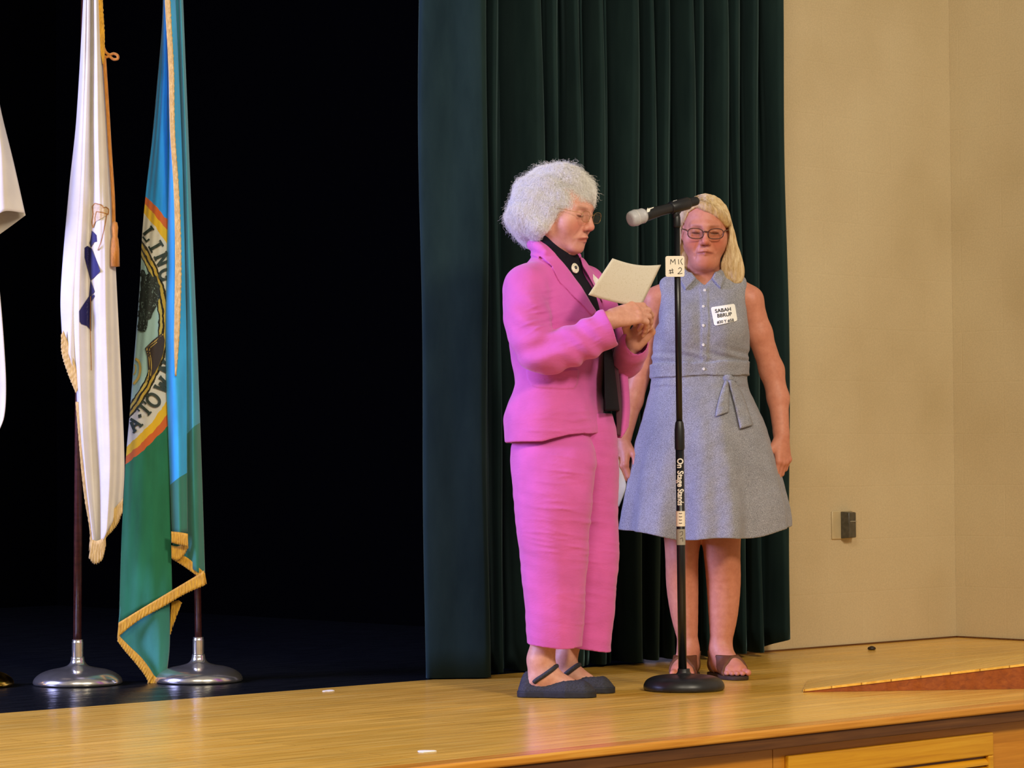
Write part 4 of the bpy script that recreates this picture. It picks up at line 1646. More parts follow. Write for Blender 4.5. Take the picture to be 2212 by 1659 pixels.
# ------------------------------------------------------------------ woman in pink reading
def woman_reading():
    W = Frame(on_z(1205, 1500))
    L = W.L
    root = W.root('person', 'white-haired woman in a bright pink trouser suit reading from a sheet of paper', 'person')
    lft = np.array([0.574, 0.819, 0.0])       # towards her left
    fwd = np.array([0.819, -0.574, 0.0])      # where her chest faces
    ANG = math.radians(55)
    z = lambda py: L(1205, py, 0).z
    x = lambda px, py=700: L(px, py, 0).x

    def sec(py, pl, pr, ratio, grow=0.0, dy=0.0):
        a = L(pl, py, 0).x
        b = L(pr, py, 0).x
        half = (b - a) / 2 + grow
        A = half / math.sqrt(0.574**2 + (0.819 * ratio) ** 2)
        return z(py), (a + b) / 2, dy, A, A * ratio

    TORSO = [(955, 1090, 1314, .70), (900, 1090, 1310, .72), (830, 1111, 1302, .70), (760, 1104, 1306, .74), (690, 1098, 1306, .73), (630, 1102, 1292, .68), (592, 1124, 1270, .60), (560, 1148, 1255, .66), (528, 1156, 1240, .9)]
    SK = skin_mat('fair_skin', rgb('#cf9a86'), rgb('#b2604f'))

    # ---------- body (one surface)
    H = Head(L(1217, 455, -0.03), (math.sin(math.radians(58)), -math.cos(math.radians(58))), math.radians(13), 0.0, 1.03)
    V = Vol((-0.20, -0.36, 0.0), (0.36, 0.28, 1.66), 0.0025)
    V.add(loft([sec(*t, grow=-0.055) for t in TORSO[:2]] + [sec(*t, grow=-0.024) for t in TORSO[2:-1]], ANG), 0.0)
    head_sdf(V, H, jaw=1.01, cheek=1.05, nose=0.97, frown=0.004, chin2=0.0)
    V.add(chain([(H.P(0, -0.022, -0.06), 0.054), (L(1203, 575, 0.0), 0.056)]), 0.03)
    V.add(chain([(L(1137, 626, -0.12), 0.050), (L(1168, 768, -0.2), 0.040), (L(1320, 692, -0.218), 0.027)]), 0.03)
    V.add(chain([(L(1262, 618, 0.13), 0.050), (L(1338, 788, 0.10), 0.038), (L(1364, 746, -0.01), 0.026)]), 0.03)
    k1 = hand_sdf(V, L(1320, 688, -0.218), (0.84, 0.42, 0.22), (-0.30, -0.80, 0.42), -1, 1.06,
                  [(0.30, 0.55, 0.35), (0.35, 0.6, 0.4), (0.45, 0.65, 0.4), (0.55, 0.7, 0.45)],
                  [(0.018, 0.016, -0.010), (0.040, 0.044, -0.030), (0.046, 0.074, -0.036), (0.042, 0.098, -0.034)])
    k2 = hand_sdf(V, L(1366, 748, -0.02), (0.55, -0.20, 0.80), (0.55, 0.80, 0.05), 1, 0.96,
                  [(0.95, 1.35, 0.8), (1.05, 1.4, 0.8), (1.1, 1.4, 0.8), (1.15, 1.4, 0.8)],
                  [(0.020, 0.014, -0.012), (0.040, 0.040, -0.034), (0.032, 0.066, -0.050), (0.014, 0.078, -0.058)])
    # legs and feet
    V.add(chain([(L(1185, 930, -0.05), 0.07), (L(1197, 1180, -0.085), 0.050), (L(1185, 1330, -0.09), 0.042), (L(1168, 1425, -0.09), 0.0385), (L(1167, 1455, -0.09), 0.036)]), 0.02)
    V.add(chain([(L(1148, 1482, -0.088), 0.027), (L(1190, 1466, -0.095), 0.033), (L(1222, 1482, -0.105), 0.026), (L(1262, 1492, -0.115), 0.014)]), 0.03)
    V.add(chain([(L(1235, 930, 0.06), 0.07), (L(1262, 1180, 0.07), 0.048), (L(1248, 1330, 0.06), 0.040), (L(1220, 1425, 0.06), 0.034), (L(1222, 1455, 0.06), 0.033)]), 0.02)
    V.add(chain([(L(1205, 1478, 0.062), 0.026), (L(1248, 1466, 0.055), 0.030), (L(1272, 1478, 0.05), 0.024), (L(1302, 1487, 0.045), 0.013)]), 0.03)
    body = V.build('body', SK, root)
    blush(body, V.V, H, [(p, 0.012) for p in k1 + k2], 0.7, 0.004)

    # ---------- black turtleneck top
    T = Vol((-0.24, -0.28, 0.80), (0.30, 0.26, 1.45), 0.0035)
    T.add(loft([sec(*t, grow=-0.010) for t in TORSO[2:-1]], ANG), 0)
    low = loft([sec(888, 1120, 1339, .85), sec(820, 1118, 1331, .85), sec(750, 1112, 1322, .80), sec(690, 1110, 1312, .76)], ANG)
    xs = x(1304, 820)
    T.add((lambda X, Y, Z: np.maximum(low[0](X, Y, Z), xs - X), low[1]), 0.0)
    nk = np.array(L(1203, 575, 0.0))
    up = np.array(H.P(0, -0.018, -0.090))
    T.add(chain([(tuple(nk), 0.068), (tuple(up), 0.0615)]), 0.025)
    zt = H.P(0, 0.0, -0.088)
    # cut the roll-neck off in a plane that follows the jaw
    nrm = np.array(H.R[2]) * 0.8 + np.array([0, 0, 0.5])
    nrm /= np.linalg.norm(nrm)
    T.cut((lambda X, Y, Z: -((X - up[0]) * nrm[0] + (Y - up[1]) * nrm[1] + (Z - up[2]) * nrm[2] - 0.012), box_bb((-0.2, -0.2, 1.3), (0.3, 0.2, 1.45))), 0.006)
    X, Y, Z = T.XYZ()
    T.D += (0.0012 * noise3(X, Y, Z, 45, 3)).astype(np.float32)
    top = T.build('turtleneck', M_INNER, root)

    # ---------- jacket
    PINK = cloth_mat('pink_linen', rgb('#cc5ca9'), 0.07, 900, 0.8, 0.2, 0.22, 0.25)
    LINING = plain('maroon_lining', rgb('#4a1d30'), 0.7)
    J = Vol((-0.26, -0.34, 0.72), (0.36, 0.28, 1.42), 0.0026)
    tor = loft([sec(*t) for t in TORSO], ANG, wave=lambda th, zz: 0.006 * np.sin(7 * th + 9 * zz))
    J.add(tor, 0)
    J.add(chain([(L(1150, 606, -0.10), 0.055), (L(1190, 588, -0.03), 0.048), (L(1240, 592, 0.08), 0.055)]), 0.04)
    X, Y, Z = J.XYZ()
    Jt = J.D.copy()
    # front opening
    op = poly2([L(a, b, 0) for a, b in ((1166, 505), (1166, 520), (1198, 551), (1215, 572), (1253, 625), (1286, 677), (1315, 720), (1318, 690), (1307, 663), (1278, 608), (1260, 578), (1253, 552), (1262, 520))])
    np.maximum(J.D, -np.maximum(op(X, Z), Y - 0.03).astype(np.float32), out=J.D)
    op2 = poly2([L(a, b, 0) for a, b in ((1304, 700), (1304, 890), (1298, 965), (1380, 965), (1380, 700))])
    np.maximum(J.D, (-op2(X, Z)).astype(np.float32), out=J.D)
    # collar and lapels lie on the jacket
    infl = Jt - 0.0065
    lap = [(1146, 532), (1163, 518), (1197, 550), (1214, 571), (1253, 624), (1287, 676), (1277, 684), (1240, 650), (1207, 618), (1197, 594), (1191, 583), (1144, 553)]
    patch(J.D, infl, [L(a, b, 0) for a, b in lap], X, Y, Z, 0.02)
    patch(J.D, infl, [L(a, b, 0) for a, b in [(1251, 553), (1262, 556), (1286, 588), (1312, 648), (1308, 662), (1278, 608), (1260, 578)]], X, Y, Z, 0.2)
    slit = poly2([L(a, b, 0) for a, b in [(1166, 560), (1192, 581), (1191, 584.5), (1165, 563)]])
    np.maximum(J.D, -np.maximum(slit(X, Z), -(Jt + 0.004)).astype(np.float32), out=J.D)
    J.add(limb([(L(1178, 548, -0.09), 0.013), (L(1158, 532, -0.05), 0.015), (L(1151, 527, 0.0), 0.016), (L(1165, 522, 0.05), 0.014), (L(1215, 530, 0.085), 0.012), (L(1250, 552, 0.07), 0.011)]), 0.008)
    fl = [(1136, 802), (1248, 800), (1246, 832), (1238, 842), (1160, 840), (1148, 836), (1140, 822)]
    patch(J.D, Jt - 0.0042, [L(a, b, 0) for a, b in fl], X, Y, Z, 0.0)
    # sleeves
    elb = np.array(L(1172, 762, -0.20))
    sl = limb([(L(1140, 622, -0.115), 0.074), (L(1138, 690, -0.165), 0.066), (L(1168, 762, -0.20), 0.062), (L(1245, 744, -0.215), 0.056), (L(1316, 709, -0.22), 0.056), (L(1330, 702, -0.22), 0.056)], 22, 0.01)

    def sleeve(X, Y, Z):
        d = sl[0](X, Y, Z)
        px, py, pz = X - elb[0], Y - elb[1], Z - elb[2]
        m = np.exp(-(px**2 + pz**2) / 0.075**2)
        m2 = np.exp(-((X - elb[0] + 0.035) ** 2 / 0.05**2 + (Z - elb[2] - 0.11) ** 2 / 0.07**2))
        m3 = np.exp(-((X - elb[0] - 0.13) ** 2 / 0.07**2))
        d = d + 0.0075 * m * np.sin(88 * (pz * 0.95 - px * 0.35) + 9 * px) + 0.0065 * m2 * np.sin(85 * (pz * 0.9 + px * 0.5)) + 0.0045 * m3 * np.sin(95 * (px * 0.8 + pz * 0.9))
        # cuff plane
        return np.maximum(d, (X - cuf[0]) * cn[0] + (Z - cuf[2]) * cn[2])
    cuf = np.array(L(1320, 707, -0.22))
    cn = np.array([0.92, 0, 0.40])
    J.add((sleeve, sl[1]), 0.012)
    J.cut(capsule(L(1306, 714, -0.22), L(1345, 695, -0.22), 0.047), 0.003)
    s2 = limb([(L(1262, 618, 0.125), 0.068), (L(1318, 720, 0.12), 0.056), (L(1345, 782, 0.09), 0.050), (L(1362, 762, 0.02), 0.047), (L(1370, 745, -0.02), 0.045)], 18, 0.01)
    J.add(s2, 0.015)
    J.cut(capsule(L(1368, 752, -0.01), L(1376, 730, -0.06), 0.037), 0.003)
    # hollow under the hem, small creases
    J.cut(loft([sec(970, 1097, 1306, .70), sec(930, 1098, 1302, .72)], ANG), 0.004)
    zz = z(948)
    hem = zz + 0.020 * (X - x(1190)) / 0.15 * 1.0 + 0.006 * np.sin(28 * X)
    np.maximum(J.D, (hem - Z).astype(np.float32), out=J.D)
    J.D += (0.0028 * noise3(X * 0.9, Y * 0.9, Z * 1.2, 36, 5) + 0.0013 * noise3(X, Y, Z, 90, 6)).astype(np.float32)
    creases(J.D, X, Y, Z, L, 14, (1145, 1200), (630, 735), 0.0, 4, 0.0026, 0.25, (0.02, 0.05))
    creases(J.D, X, Y, Z, L, 12, (1150, 1285), (890, 935), 0.0, 5, 0.0022, 0.05, (0.02, 0.05))
    creases(J.D, X, Y, Z, L, 8, (1200, 1300), (690, 760), 0.0, 6, 0.002, 0.35, (0.015, 0.04))
    jacket = J.build('jacket', PINK, root, 2)
    # far front panel hanging open, with its lining
    fp = sheet(W, [dcol([(1322, 700), (1330, 800), (1336, 880), (1330, 944)], 0.075), dcol([(1333, 700), (1343, 800), (1349, 880), (1342, 945)], 0.04), dcol([(1340, 698), (1354, 800), (1360, 880), (1357, 922)], 0.055)], 50, 16, 0.001)
    MB().grid(fp).build('front_panel', PINK, jacket, solid=0.005)
    fl_ = sheet(W, [dcol([(1318, 715), (1324, 800), (1330, 880), (1333, 940)], 0.03), dcol([(1327, 706), (1336, 800), (1343, 880), (1340, 943)], 0.028)], 50, 8, 0.0006)
    MB().grid(fl_).build('lining', LINING, jacket, solid=0.003)

    # ---------- trousers
    P = Vol((-0.24, -0.26, 0.12), (0.27, 0.27, 0.86), 0.003)

    def leg(rows, dy, ry, seed):
        secs = []
        for (py, pl, pr), r in zip(rows, ry):
            yy = dy * min(1.0, max(0.45, (py - 930) / 120 * 0.55 + 0.45))
            a, b = L(pl, py, yy).x, L(pr, py, yy).x
            secs.append((L(1205, py, yy).z, (a + b) / 2, yy, (b - a) / 2, r))
        def wv(th, zz):
            return 0.022 * np.sin(3 * th + 1.3 + seed) * np.clip((0.75 - zz) / 0.6, 0, 1) + 0.012 * np.sin(5 * th + 7 * zz + seed)
        return loft(secs, 0.0, 2.2, wv), secs
    l1, sc1 = leg([(900, 1125, 1265), (940, 1110, 1276), (975, 1103, 1288), (1050, 1108, 1282), (1200, 1121, 1269), (1300, 1131, 1262), (1398, 1138, 1256)], -0.085, [0.085, 0.092, 0.112, 0.113, 0.10, 0.095, 0.09], 0.0)
    l2, sc2 = leg([(880, 1180, 1318), (930, 1181, 1330), (960, 1182, 1334), (1100, 1190, 1336), (1220, 1200, 1337), (1320, 1212, 1327), (1408, 1222, 1318)], 0.075, [0.095, 0.10, 0.105, 0.10, 0.095, 0.088, 0.082], 2.0)
    P.add(l1, 0)
    P.add(l2, 0.004)
    for s, dy in ((sc1, -0.085), (sc2, 0.075)):
        b = sorted(s)[0]
        P.cut(loft([(b[0] - 0.01, b[1], b[2], b[3] - 0.007, b[4] - 0.007), (b[0] + 0.06, b[1], b[2], b[3] - 0.012, b[4] - 0.012)], 0, 2.2), 0.003)
    X, Y, Z = P.XYZ()
    hemz = L(1205, 1392, -0.09).z - 0.014 * (X - x(1150)) / 0.1
    np.maximum(P.D, (hemz - Z).astype(np.float32), out=P.D)
    P.D += (0.0022 * noise3(X * 0.9, Y * 0.9, Z * 1.1, 36, 8) + 0.0009 * noise3(X * 0.9, Y * 0.9, Z * 1.2, 100, 9)
            + 0.0016 * np.sin(95 * (Z + 0.35 * X) + 3 * np.sin(9 * X)) * np.exp(-((Z - z(1010)) / 0.10) ** 2) * np.exp(-((X - x(1240)) / 0.08) ** 2)).astype(np.float32)
    creases(P.D, X, Y, Z, L, 34, (1170, 1285), (985, 1200), 0.0, 7, 0.0026, -0.12, (0.02, 0.06))
    creases(P.D, X, Y, Z, L, 16, (1180, 1330), (1150, 1350), 0.2, 8, 0.002, -0.15, (0.02, 0.06))
    P.build('trousers', PINK, root, 1)

    # ---------- shoes
    SH = plain('black_shoe_mesh', rgb('#33343c'), 0.75, 0.3, 0.35, 260)
    SO = plain('black_shoe_sole', rgb('#26272d'), 0.6, 0.3, 0.15, 80)

    def shoe(h0, t0, strap, open_c, label):
        a, b = np.array(h0), np.array(t0)
        a[2] = b[2] = 0
        ax = (b - a)
        ln = np.linalg.norm(ax)
        ax /= ln
        nx = np.array([-ax[1], ax[0], 0])
        S = Vol(np.minimum(a, b) - (0.06, 0.06, 0.0) + (0, 0, -0.004), np.maximum(a, b) + (0.06, 0.06, 0.11), 0.0028)
        X, Y, Z = S.XYZ()
        s = ((X - a[0]) * ax[0] + (Y - a[1]) * ax[1])
        t = (X - a[0]) * nx[0] + (Y - a[1]) * nx[1]
        u = np.clip(s / ln, 0, 1)
        rad = np.interp(u, [0, 0.3, 0.7, 1.0], [0.034, 0.034, 0.044, 0.037])
        d2 = np.sqrt((s - np.clip(s, 0, ln)) ** 2 + t**2) - rad
        uu = (s + 0.03) / (ln + 0.06)
        top = np.interp(uu, [0, 0.1, 0.35, 0.55, 0.75, 0.9, 1.0], [0.084, 0.084, 0.063, 0.060, 0.057, 0.051, 0.040])
        D = smax(d2 + 0 * Z, (Z - top), 0.022)
        D = smax(d2 + 0.30 * np.maximum(Z - 0.022, 0) + 0.9 * np.maximum(0.010 - Z, 0), Z - top, 0.030)
        S.D = np.maximum(D, 0.003 - Z).astype(np.float32)
        oc = np.array(open_c)
        S.cut(ellipsoid(oc, (0.062, 0.028, 0.040), np.stack([ax, nx, [0, 0, 1.0]])), 0.006)
        S.cut(ellipsoid(oc + ax * -0.028 + np.array([0, 0, 0.0]), (0.045, 0.029, 0.05), np.stack([ax, nx, [0, 0, 1.0]])), 0.006)
        S.D += (0.0008 * np.sin(420 * s) * np.sin(420 * t + 300 * Z)).astype(np.float32)
        o = S.build('shoe', SH, root, 1)
        Q = Vol(S.lo, S.lo + (np.array(S.n) - 1.2) * S.h, 0.0028)
        Q.D = np.maximum(np.maximum(d2 - 0.003 + 0 * Z, Z - 0.020), 0.0005 - Z).astype(np.float32)
        Q.build('sole', SO, o)
        MB().tube(catmull(strap, 40), 0.0095, 12, flat=0.75).build('strap', SH, o)
        return o
    shoe(L(1143, 1500, -0.088), L(1260, 1500, -0.115), [L(1154, 1474, -0.126), L(1161, 1468, -0.131), L(1175, 1459, -0.135), L(1193, 1446, -0.128), L(1201, 1440, -0.10), L(1200, 1444, -0.075), L(1188, 1462, -0.055)], L(1206, 1462, -0.1), 'near')
    shoe(L(1203, 1494, 0.062), L(1301, 1493, 0.042), [L(1209, 1470, 0.016), L(1215, 1463, 0.012), L(1226, 1453, 0.012), L(1242, 1441, 0.022), L(1250, 1437, 0.05), L(1248, 1442, 0.075), L(1238, 1460, 0.095)], L(1256, 1458, 0.055), 'far')

    # ---------- hair
    HV = Vol((-0.20, -0.22, 1.30), (0.18, 0.20, 1.66), 0.003)
    for (px, py, dy, r, k) in ((1196, 432, 0.0, (0.108, 0.112, 0.096), 0), (1150, 472, 0.015, (0.064, 0.095, 0.074), 0.03), (1243, 414, -0.035, (0.048, 0.072, 0.052), 0.03),
                               (1166, 486, -0.055, (0.046, 0.045, 0.044), 0.02), (1205, 400, -0.05, (0.07, 0.06, 0.05), 0.03), (1150, 430, -0.03, (0.05, 0.06, 0.05), 0.03)):
        HV.add(ellipsoid(L(px, py, dy), r), k)
    X, Y, Z = HV.XYZ()
    face = poly2([L(a, b, -0.05) for a, b in ((1150, 540), (1172, 519), (1194, 499), (1192, 486), (1206, 482), (1228, 480), (1240, 470), (1244, 450), (1262, 447), (1278, 452), (1320, 466), (1320, 580), (1180, 580))])
    fc = np.maximum(face(X, Z), Y - 0.05)
    HV.D = smax(HV.D, -fc, 0.016).astype(np.float32)
    HV.D += (0.012 * noise3(X, Y, Z, 55, 21) + 0.007 * noise3(X, Y, Z, 110, 22) + 0.001 * noise3(X, Y, Z, 260, 23)).astype(np.float32)
    HM = hair_mat('white_curly_hair', rgb('#f0ede6'), rgb('#ffffff'), 0.6, (1, 1, 1), 90, 0.6)
    hair = HV.build('hair', HM, root)
    pick = RNG.choice(len(HV.V), 30000)
    p = HV.V[pick]
    N0 = HV.grad(p)
    keep = (face(p[:, 0] + 0.010 * N0[:, 0], p[:, 2] + 0.010 * N0[:, 2] - 0.006) > 0.003) | (p[:, 1] > 0.05)
    p = p[keep]
    m = len(p)
    crown = np.array(L(1212, 385, 0.0))
    lift = RNG.uniform(0.001, 0.0085, m) * np.where(RNG.random(m) < 0.12, 1.8, 1.0)
    ph = RNG.uniform(0, 6.28, m)
    fr_ = RNG.uniform(0.5, 0.95, m)
    side = RNG.normal(size=(m, 3))
    paths = [p - HV.grad(p) * 0.002]
    for k in range(11):
        g = HV.grad(p)
        v = p - crown
        v /= np.maximum(np.linalg.norm(v, axis=1), 1e-6)[:, None]
        v = v * 0.4 + np.array([0, 0, -0.30]) + 1.3 * side * np.cos(ph + k * fr_)[:, None] + 0.35 * side
        v -= g * (v * g).sum(1)[:, None]
        v /= np.maximum(np.linalg.norm(v, axis=1), 1e-6)[:, None]
        p = p + v * 0.0046
        t = (k + 1) / 11
        p = p - g * (HV.sample(p) - lift * (0.3 + 1.7 * t))[:, None]
        paths.append(p + g * (0.0025 * np.sin(ph * 2 + k * fr_ * 1.7) * t)[:, None])
    A = np.stack(paths, 1)
    ok = ~((face(A[:, :, 0], A[:, :, 2]) < 0.001) & (A[:, :, 1] < 0.03)).any(1)
    cur = list(A[ok])
    strands('hair_strands', hair_mat('white_hair_strands', rgb('#eeeae2'), rgb('#ffffff'), 0.5), hair, cur, 0.00026)

    # ---------- spectacles, brooch, name tag
    spectacles(root, H, metal_mat('thin_gold_frame', rgb('#b89a5e'), 0.3), M_LENS, 0.0225, 0.0165, 0.0325, -0.003, 0.101, 0.0006)
    bpy.context.view_layer.update()
    pr = Printer(W, [top, jacket, hair], 0.0)
    b = pr.hit(1241, 580)
    br = MB()
    br.lathe([(0.0005, 0.007), (0.006, 0.0065), (0.010, 0.005), (0.0125, 0.003), (0.0145, 0.0035), (0.0160, 0.0015), (0.0160, -0.001), (0.0005, -0.001)][::-1], 28)
    ob = br.build('brooch', plain('cream_brooch', rgb('#d9d2bd'), 0.35, 0.5, 0.35, 240), root)
    q = Vector((0.45, -0.80, 0.30)).to_track_quat('Z', 'Y')
    ob.matrix_parent_inverse = Matrix()
    ob.location = b - Vector((0.45, -0.8, 0.3)).normalized() * -0.002
    ob.rotation_euler = q.to_euler()
    ob.scale = (0.85, 1.05, 1)
    dt = MB().lathe([(0.0005, 0.0095), (0.004, 0.009), (0.0055, 0.0065), (0.0005, 0.006)][::-1], 16).build('brooch_stone', plain('dark_stone', rgb('#35353a'), 0.3), ob)
    pr = Printer(W, [jacket], 0.003)
    tg = MB()
    pr.poly(tg, [(1281, 592), (1291, 602), (1296, 610), (1287, 616), (1282, 604)], 4)
    tg.build('name_tag', plain('white_name_tag', rgb('#f3f0ea'), 0.6), root, smooth=False, solid=0.001)

    # ---------- the sheet of paper (held, a thing of its own)
    pp = W.root('paper_sheet', 'cream sheet of paper held up in the hand of the woman in pink', 'paper')
    TL, TR, BL, BR = (np.array(L(*c)) for c in ((1323, 558, -0.245), (1428, 572, -0.045), (1271, 637, -0.30), (1385, 662, -0.125)))
    rows = []
    for i in range(15):
        v = i / 14
        row = []
        for j in range(19):
            u = j / 18
            p = (TL * (1 - u) + TR * u) * (1 - v) + (BL * (1 - u) + BR * u) * v
            p = p + np.array([0, 0, -0.010 * math.sin(math.pi * u) * (1 - 0.5 * v)]) + np.array([0.0, -0.012 * math.sin(math.pi * v), 0])
            row.append(Vector(p))
        rows.append(row)
    pm = Mat('cream_paper', rgb('#dcd4c4'), 0.7, spec=0.2)
    sp = pm.ramp(pm.noise(260, 2, 0.6, pm.coord((1, 1, 1))), [(0.55, rgb('#dcd5c6')), (0.75, rgb('#c8bea6'))])
    pm.base(sp)
    MB().grid(rows).build('sheet', pm.m, pp, solid=0.0006)
    return root


woman_reading()


# ------------------------------------------------------------------ woman in the grey-blue dress
def woman_listening():
    W = Frame(on_z(1530, 1462))
    L = W.L
    root = W.root('person', 'blonde woman in glasses and a grey-blue belted dress standing behind the microphone stand', 'person')
    z = lambda py: L(1530, py, 0).z
    x = lambda px, py=800: L(px, py, 0).x
    SK = skin_mat('tanned_skin', rgb('#c4836a'), rgb('#a85a4a'))

    def sec(row, grow=0.0):
        py, pl, pr, ry = row
        a, b = x(pl, py), x(pr, py)
        return z(py), (a + b) / 2, 0.0, (b - a) / 2 + grow, ry + grow

    BOD = [(834, 1407, 1614, .129), (815, 1409, 1612, .122), (785, 1408, 1614, .125), (745, 1410, 1620, .132), (700, 1415, 1617, .128), (660, 1420, 1614, .108), (632, 1424, 1612, .082), (614, 1436, 1602, .062), (600, 1462, 1578, .056)]
    SKT = [(1166, 1335, 1708, .235), (1120, 1342, 1706, .232), (1050, 1352, 1692, .222), (1000, 1362, 1679, .212), (930, 1379, 1657, .19), (870, 1396, 1630, .158), (835, 1406, 1616, .132), (815, 1409, 1612, .122)]

    # ---------- body
    H = Head(L(1523, 498, -0.035), (-0.05, -1.0), math.radians(8), math.radians(-1.5), 0.955)
    FR = 0.004
    V = Vol((-0.38, -0.24, 0.0), (0.34, 0.24, 1.62), 0.0025)
    V.add(loft([sec(r, -0.022) for r in BOD], 0), 0)
    V.add(loft([(z(1000), 0, 0, 0.15, 0.11), (z(900), 0, 0, 0.155, 0.115), (z(815), x(1512), 0, 0.13, 0.10)], 0), 0.02)
    head_sdf(V, H, jaw=1.10, cheek=1.15, nose=0.99, frown=FR, chin2=0.007)
    V.add(chain([(H.P(0, -0.026, -0.06), 0.052), (L(1521, 592, 0.005), 0.054), (L(1520, 625, 0.0), 0.058)]), 0.025)
    V.add(chain([(L(1445, 632, 0.0), 0.040), (L(1418, 648, 0.0), 0.040), (L(1404, 720, 0.01), 0.040), (L(1388, 792, 0.03), 0.037), (L(1366, 865, 0.02), 0.033), (L(1348, 945, -0.01), 0.025)], 0.02), 0.02)
    V.add(chain([(L(1595, 630, 0.0), 0.042), (L(1619, 648, 0.0), 0.043), (L(1640, 720, 0.01), 0.041), (L(1667, 800, 0.03), 0.039), (L(1681, 860, 0.015), 0.034), (L(1688, 940, -0.02), 0.026)], 0.02), 0.02)
    k1 = hand_sdf(V, L(1346, 955, -0.012), (-0.10, -0.15, -1.0), (-0.8, -0.6, 0.0), -1, 0.92, [(0.5, 0.6, 0.4)] * 4)
    k2 = hand_sdf(V, L(1688, 946, -0.022), (0.06, -0.10, -1.0), (0.72, -0.70, 0.0), 1, 0.95, [(0.35, 0.5, 0.35), (0.42, 0.55, 0.4), (0.5, 0.55, 0.4), (0.55, 0.6, 0.4)])
    V.add(limb([(L(1478, 1090, 0.0), 0.075), (L(1474, 1150, 0.0), 0.058), (L(1473, 1205, -0.006), 0.0505), (L(1474, 1265, 0.014), 0.0490), (L(1479, 1330, 0.014), 0.041), (L(1487, 1395, 0.010), 0.0275), (L(1488, 1428, 0.010), 0.029)], 18), 0.02)
    V.add(limb([(L(1556, 1090, 0.0), 0.082), (L(1558, 1150, 0.0), 0.062), (L(1560, 1200, -0.006), 0.056), (L(1563, 1260, 0.014), 0.0525), (L(1562, 1330, 0.014), 0.044), (L(1557, 1395, 0.010), 0.031), (L(1556, 1428, 0.010), 0.031)], 18), 0.02)
    feet = []

    def foot(ax, ay, d, s):
        d = np.array([d[0], d[1], 0.0])
        d /= np.linalg.norm(d)
        n = np.array([-d[1], d[0], 0.0]) * s      # towards the big toe
        h = np.array([ax, ay, 0.0]) - d * 0.028
        h[2] = 0.014
        P = lambda f, t, zz: h + d * f + n * t + np.array([0, 0, zz])
        V.add(ellipsoid(P(0.0, 0, 0.026), (0.029, 0.031, 0.028)), 0.02)
        V.add(chain([(P(0.030, 0, 0.075), 0.030), (P(0.075, 0.004, 0.046), 0.029), (P(0.125, 0.008, 0.028), 0.024), (P(0.165, 0.006, 0.016), 0.017)], 0.02), 0.03)
        V.add(chain([(P(0.02, -0.008, 0.020), 0.022), (P(0.155, -0.020, 0.014), 0.015)]), 0.02)
        V.add(chain([(P(0.03, 0.010, 0.024), 0.022), (P(0.160, 0.022, 0.015), 0.018)]), 0.02)
        for t, f, r, l in ((0.026, 0.168, 0.0118, 0.036), (0.007, 0.174, 0.0085, 0.031), (-0.008, 0.170, 0.008, 0.027), (-0.021, 0.162, 0.0075, 0.024), (-0.033, 0.150, 0.007, 0.020)):
            V.add(capsule(P(f, t, r), P(f + l, t, r * 0.8), r, r * 0.92), 0.0035)
        feet.append((h, d, n, s))
    a1, a2 = L(1487, 1420, 0.010), L(1556, 1420, 0.010)
    foot(a1.x, 0.015, (-0.20, -0.98), -1)
    foot(a2.x, 0.015, (0.30, -0.95), 1)
    body = V.build('body', SK, root)
    blush(body, V.V, H, [(p, 0.012) for p in k1 + k2] + [(f[0] + f[1] * 0.19 + f[2] * 0.01, 0.045) for f in feet], 0.6, FR)

    # ---------- dress
    CH = cloth_mat('grey_blue_chambray', rgb('#9c9ca4'), 0.10, 700, 0.9, 0.3, 0.16, 0.15, 0.5, 380, (1, 1, 1.3))
    D = Vol((-0.36, -0.28, 0.40), (0.34, 0.28, 1.36), 0.0032)

    def wave(th, zz):
        t = np.clip((z(830) - zz) / (z(830) - z(1160)), 0, 1)
        return t * (0.085 * np.sin(8 * th + 0.7 + 0.8 * np.sin(2 * th)) + 0.035 * np.sin(15 * th + 2.0)) * (0.35 + 0.65 * t) * (0.3 + 1.2 * np.sin(th) ** 2)
    sk = loft([sec(r) for r in SKT], 0, 2.0, wave)
    bod = loft([sec(r) for r in BOD], 0, 2.3)
    D.add(bod, 0)
    D.add(chain([(L(1450, 626, 0.0), 0.046), (L(1520, 610, 0.0), 0.050), (L(1590, 624, 0.0), 0.046)]), 0.03)
    for s, px in ((-1, 1478), (1, 1558)):
        D.add(ellipsoid(L(px, 705, -0.085), (0.062, 0.055, 0.066)), 0.05)
    X, Y, Z = D.XYZ()
    # armholes end in a clean edge
    for pts in ([(1424, 560), (1424, 612), (1419, 640), (1424, 700), (1412, 716), (1330, 716), (1330, 560)], [(1612, 560), (1613, 606), (1611, 640), (1614, 695), (1622, 716), (1720, 716), (1720, 560)]):
        p = poly2([L(a, b, 0) for a, b in pts])
        D.D = smax(D.D, -p(X, Z), 0.01).astype(np.float32)
    D.add(sk, 0.006)
    base = D.D.copy()
    # neckline
    nk = poly2([L(a, b, -0.03) for a, b in ((1478, 560), (1484, 592), (1503, 603), (1521, 619), (1540, 601), (1556, 592), (1562, 560))])
    np.maximum(D.D, -nk(X, Z).astype(np.float32), out=D.D)
    # collar leaves, placket, yoke seam, belt
    for q in ([(1478, 588), (1490, 585), (1504, 602), (1493, 614), (1480, 630), (1468, 606)], [(1553, 588), (1566, 600), (1556, 625), (1546, 612), (1538, 602), (1545, 588)]):
        patch(D.D, base - 0.013, [L(a, b, -0.05) for a, b in q], X, Y, Z, 0.03)
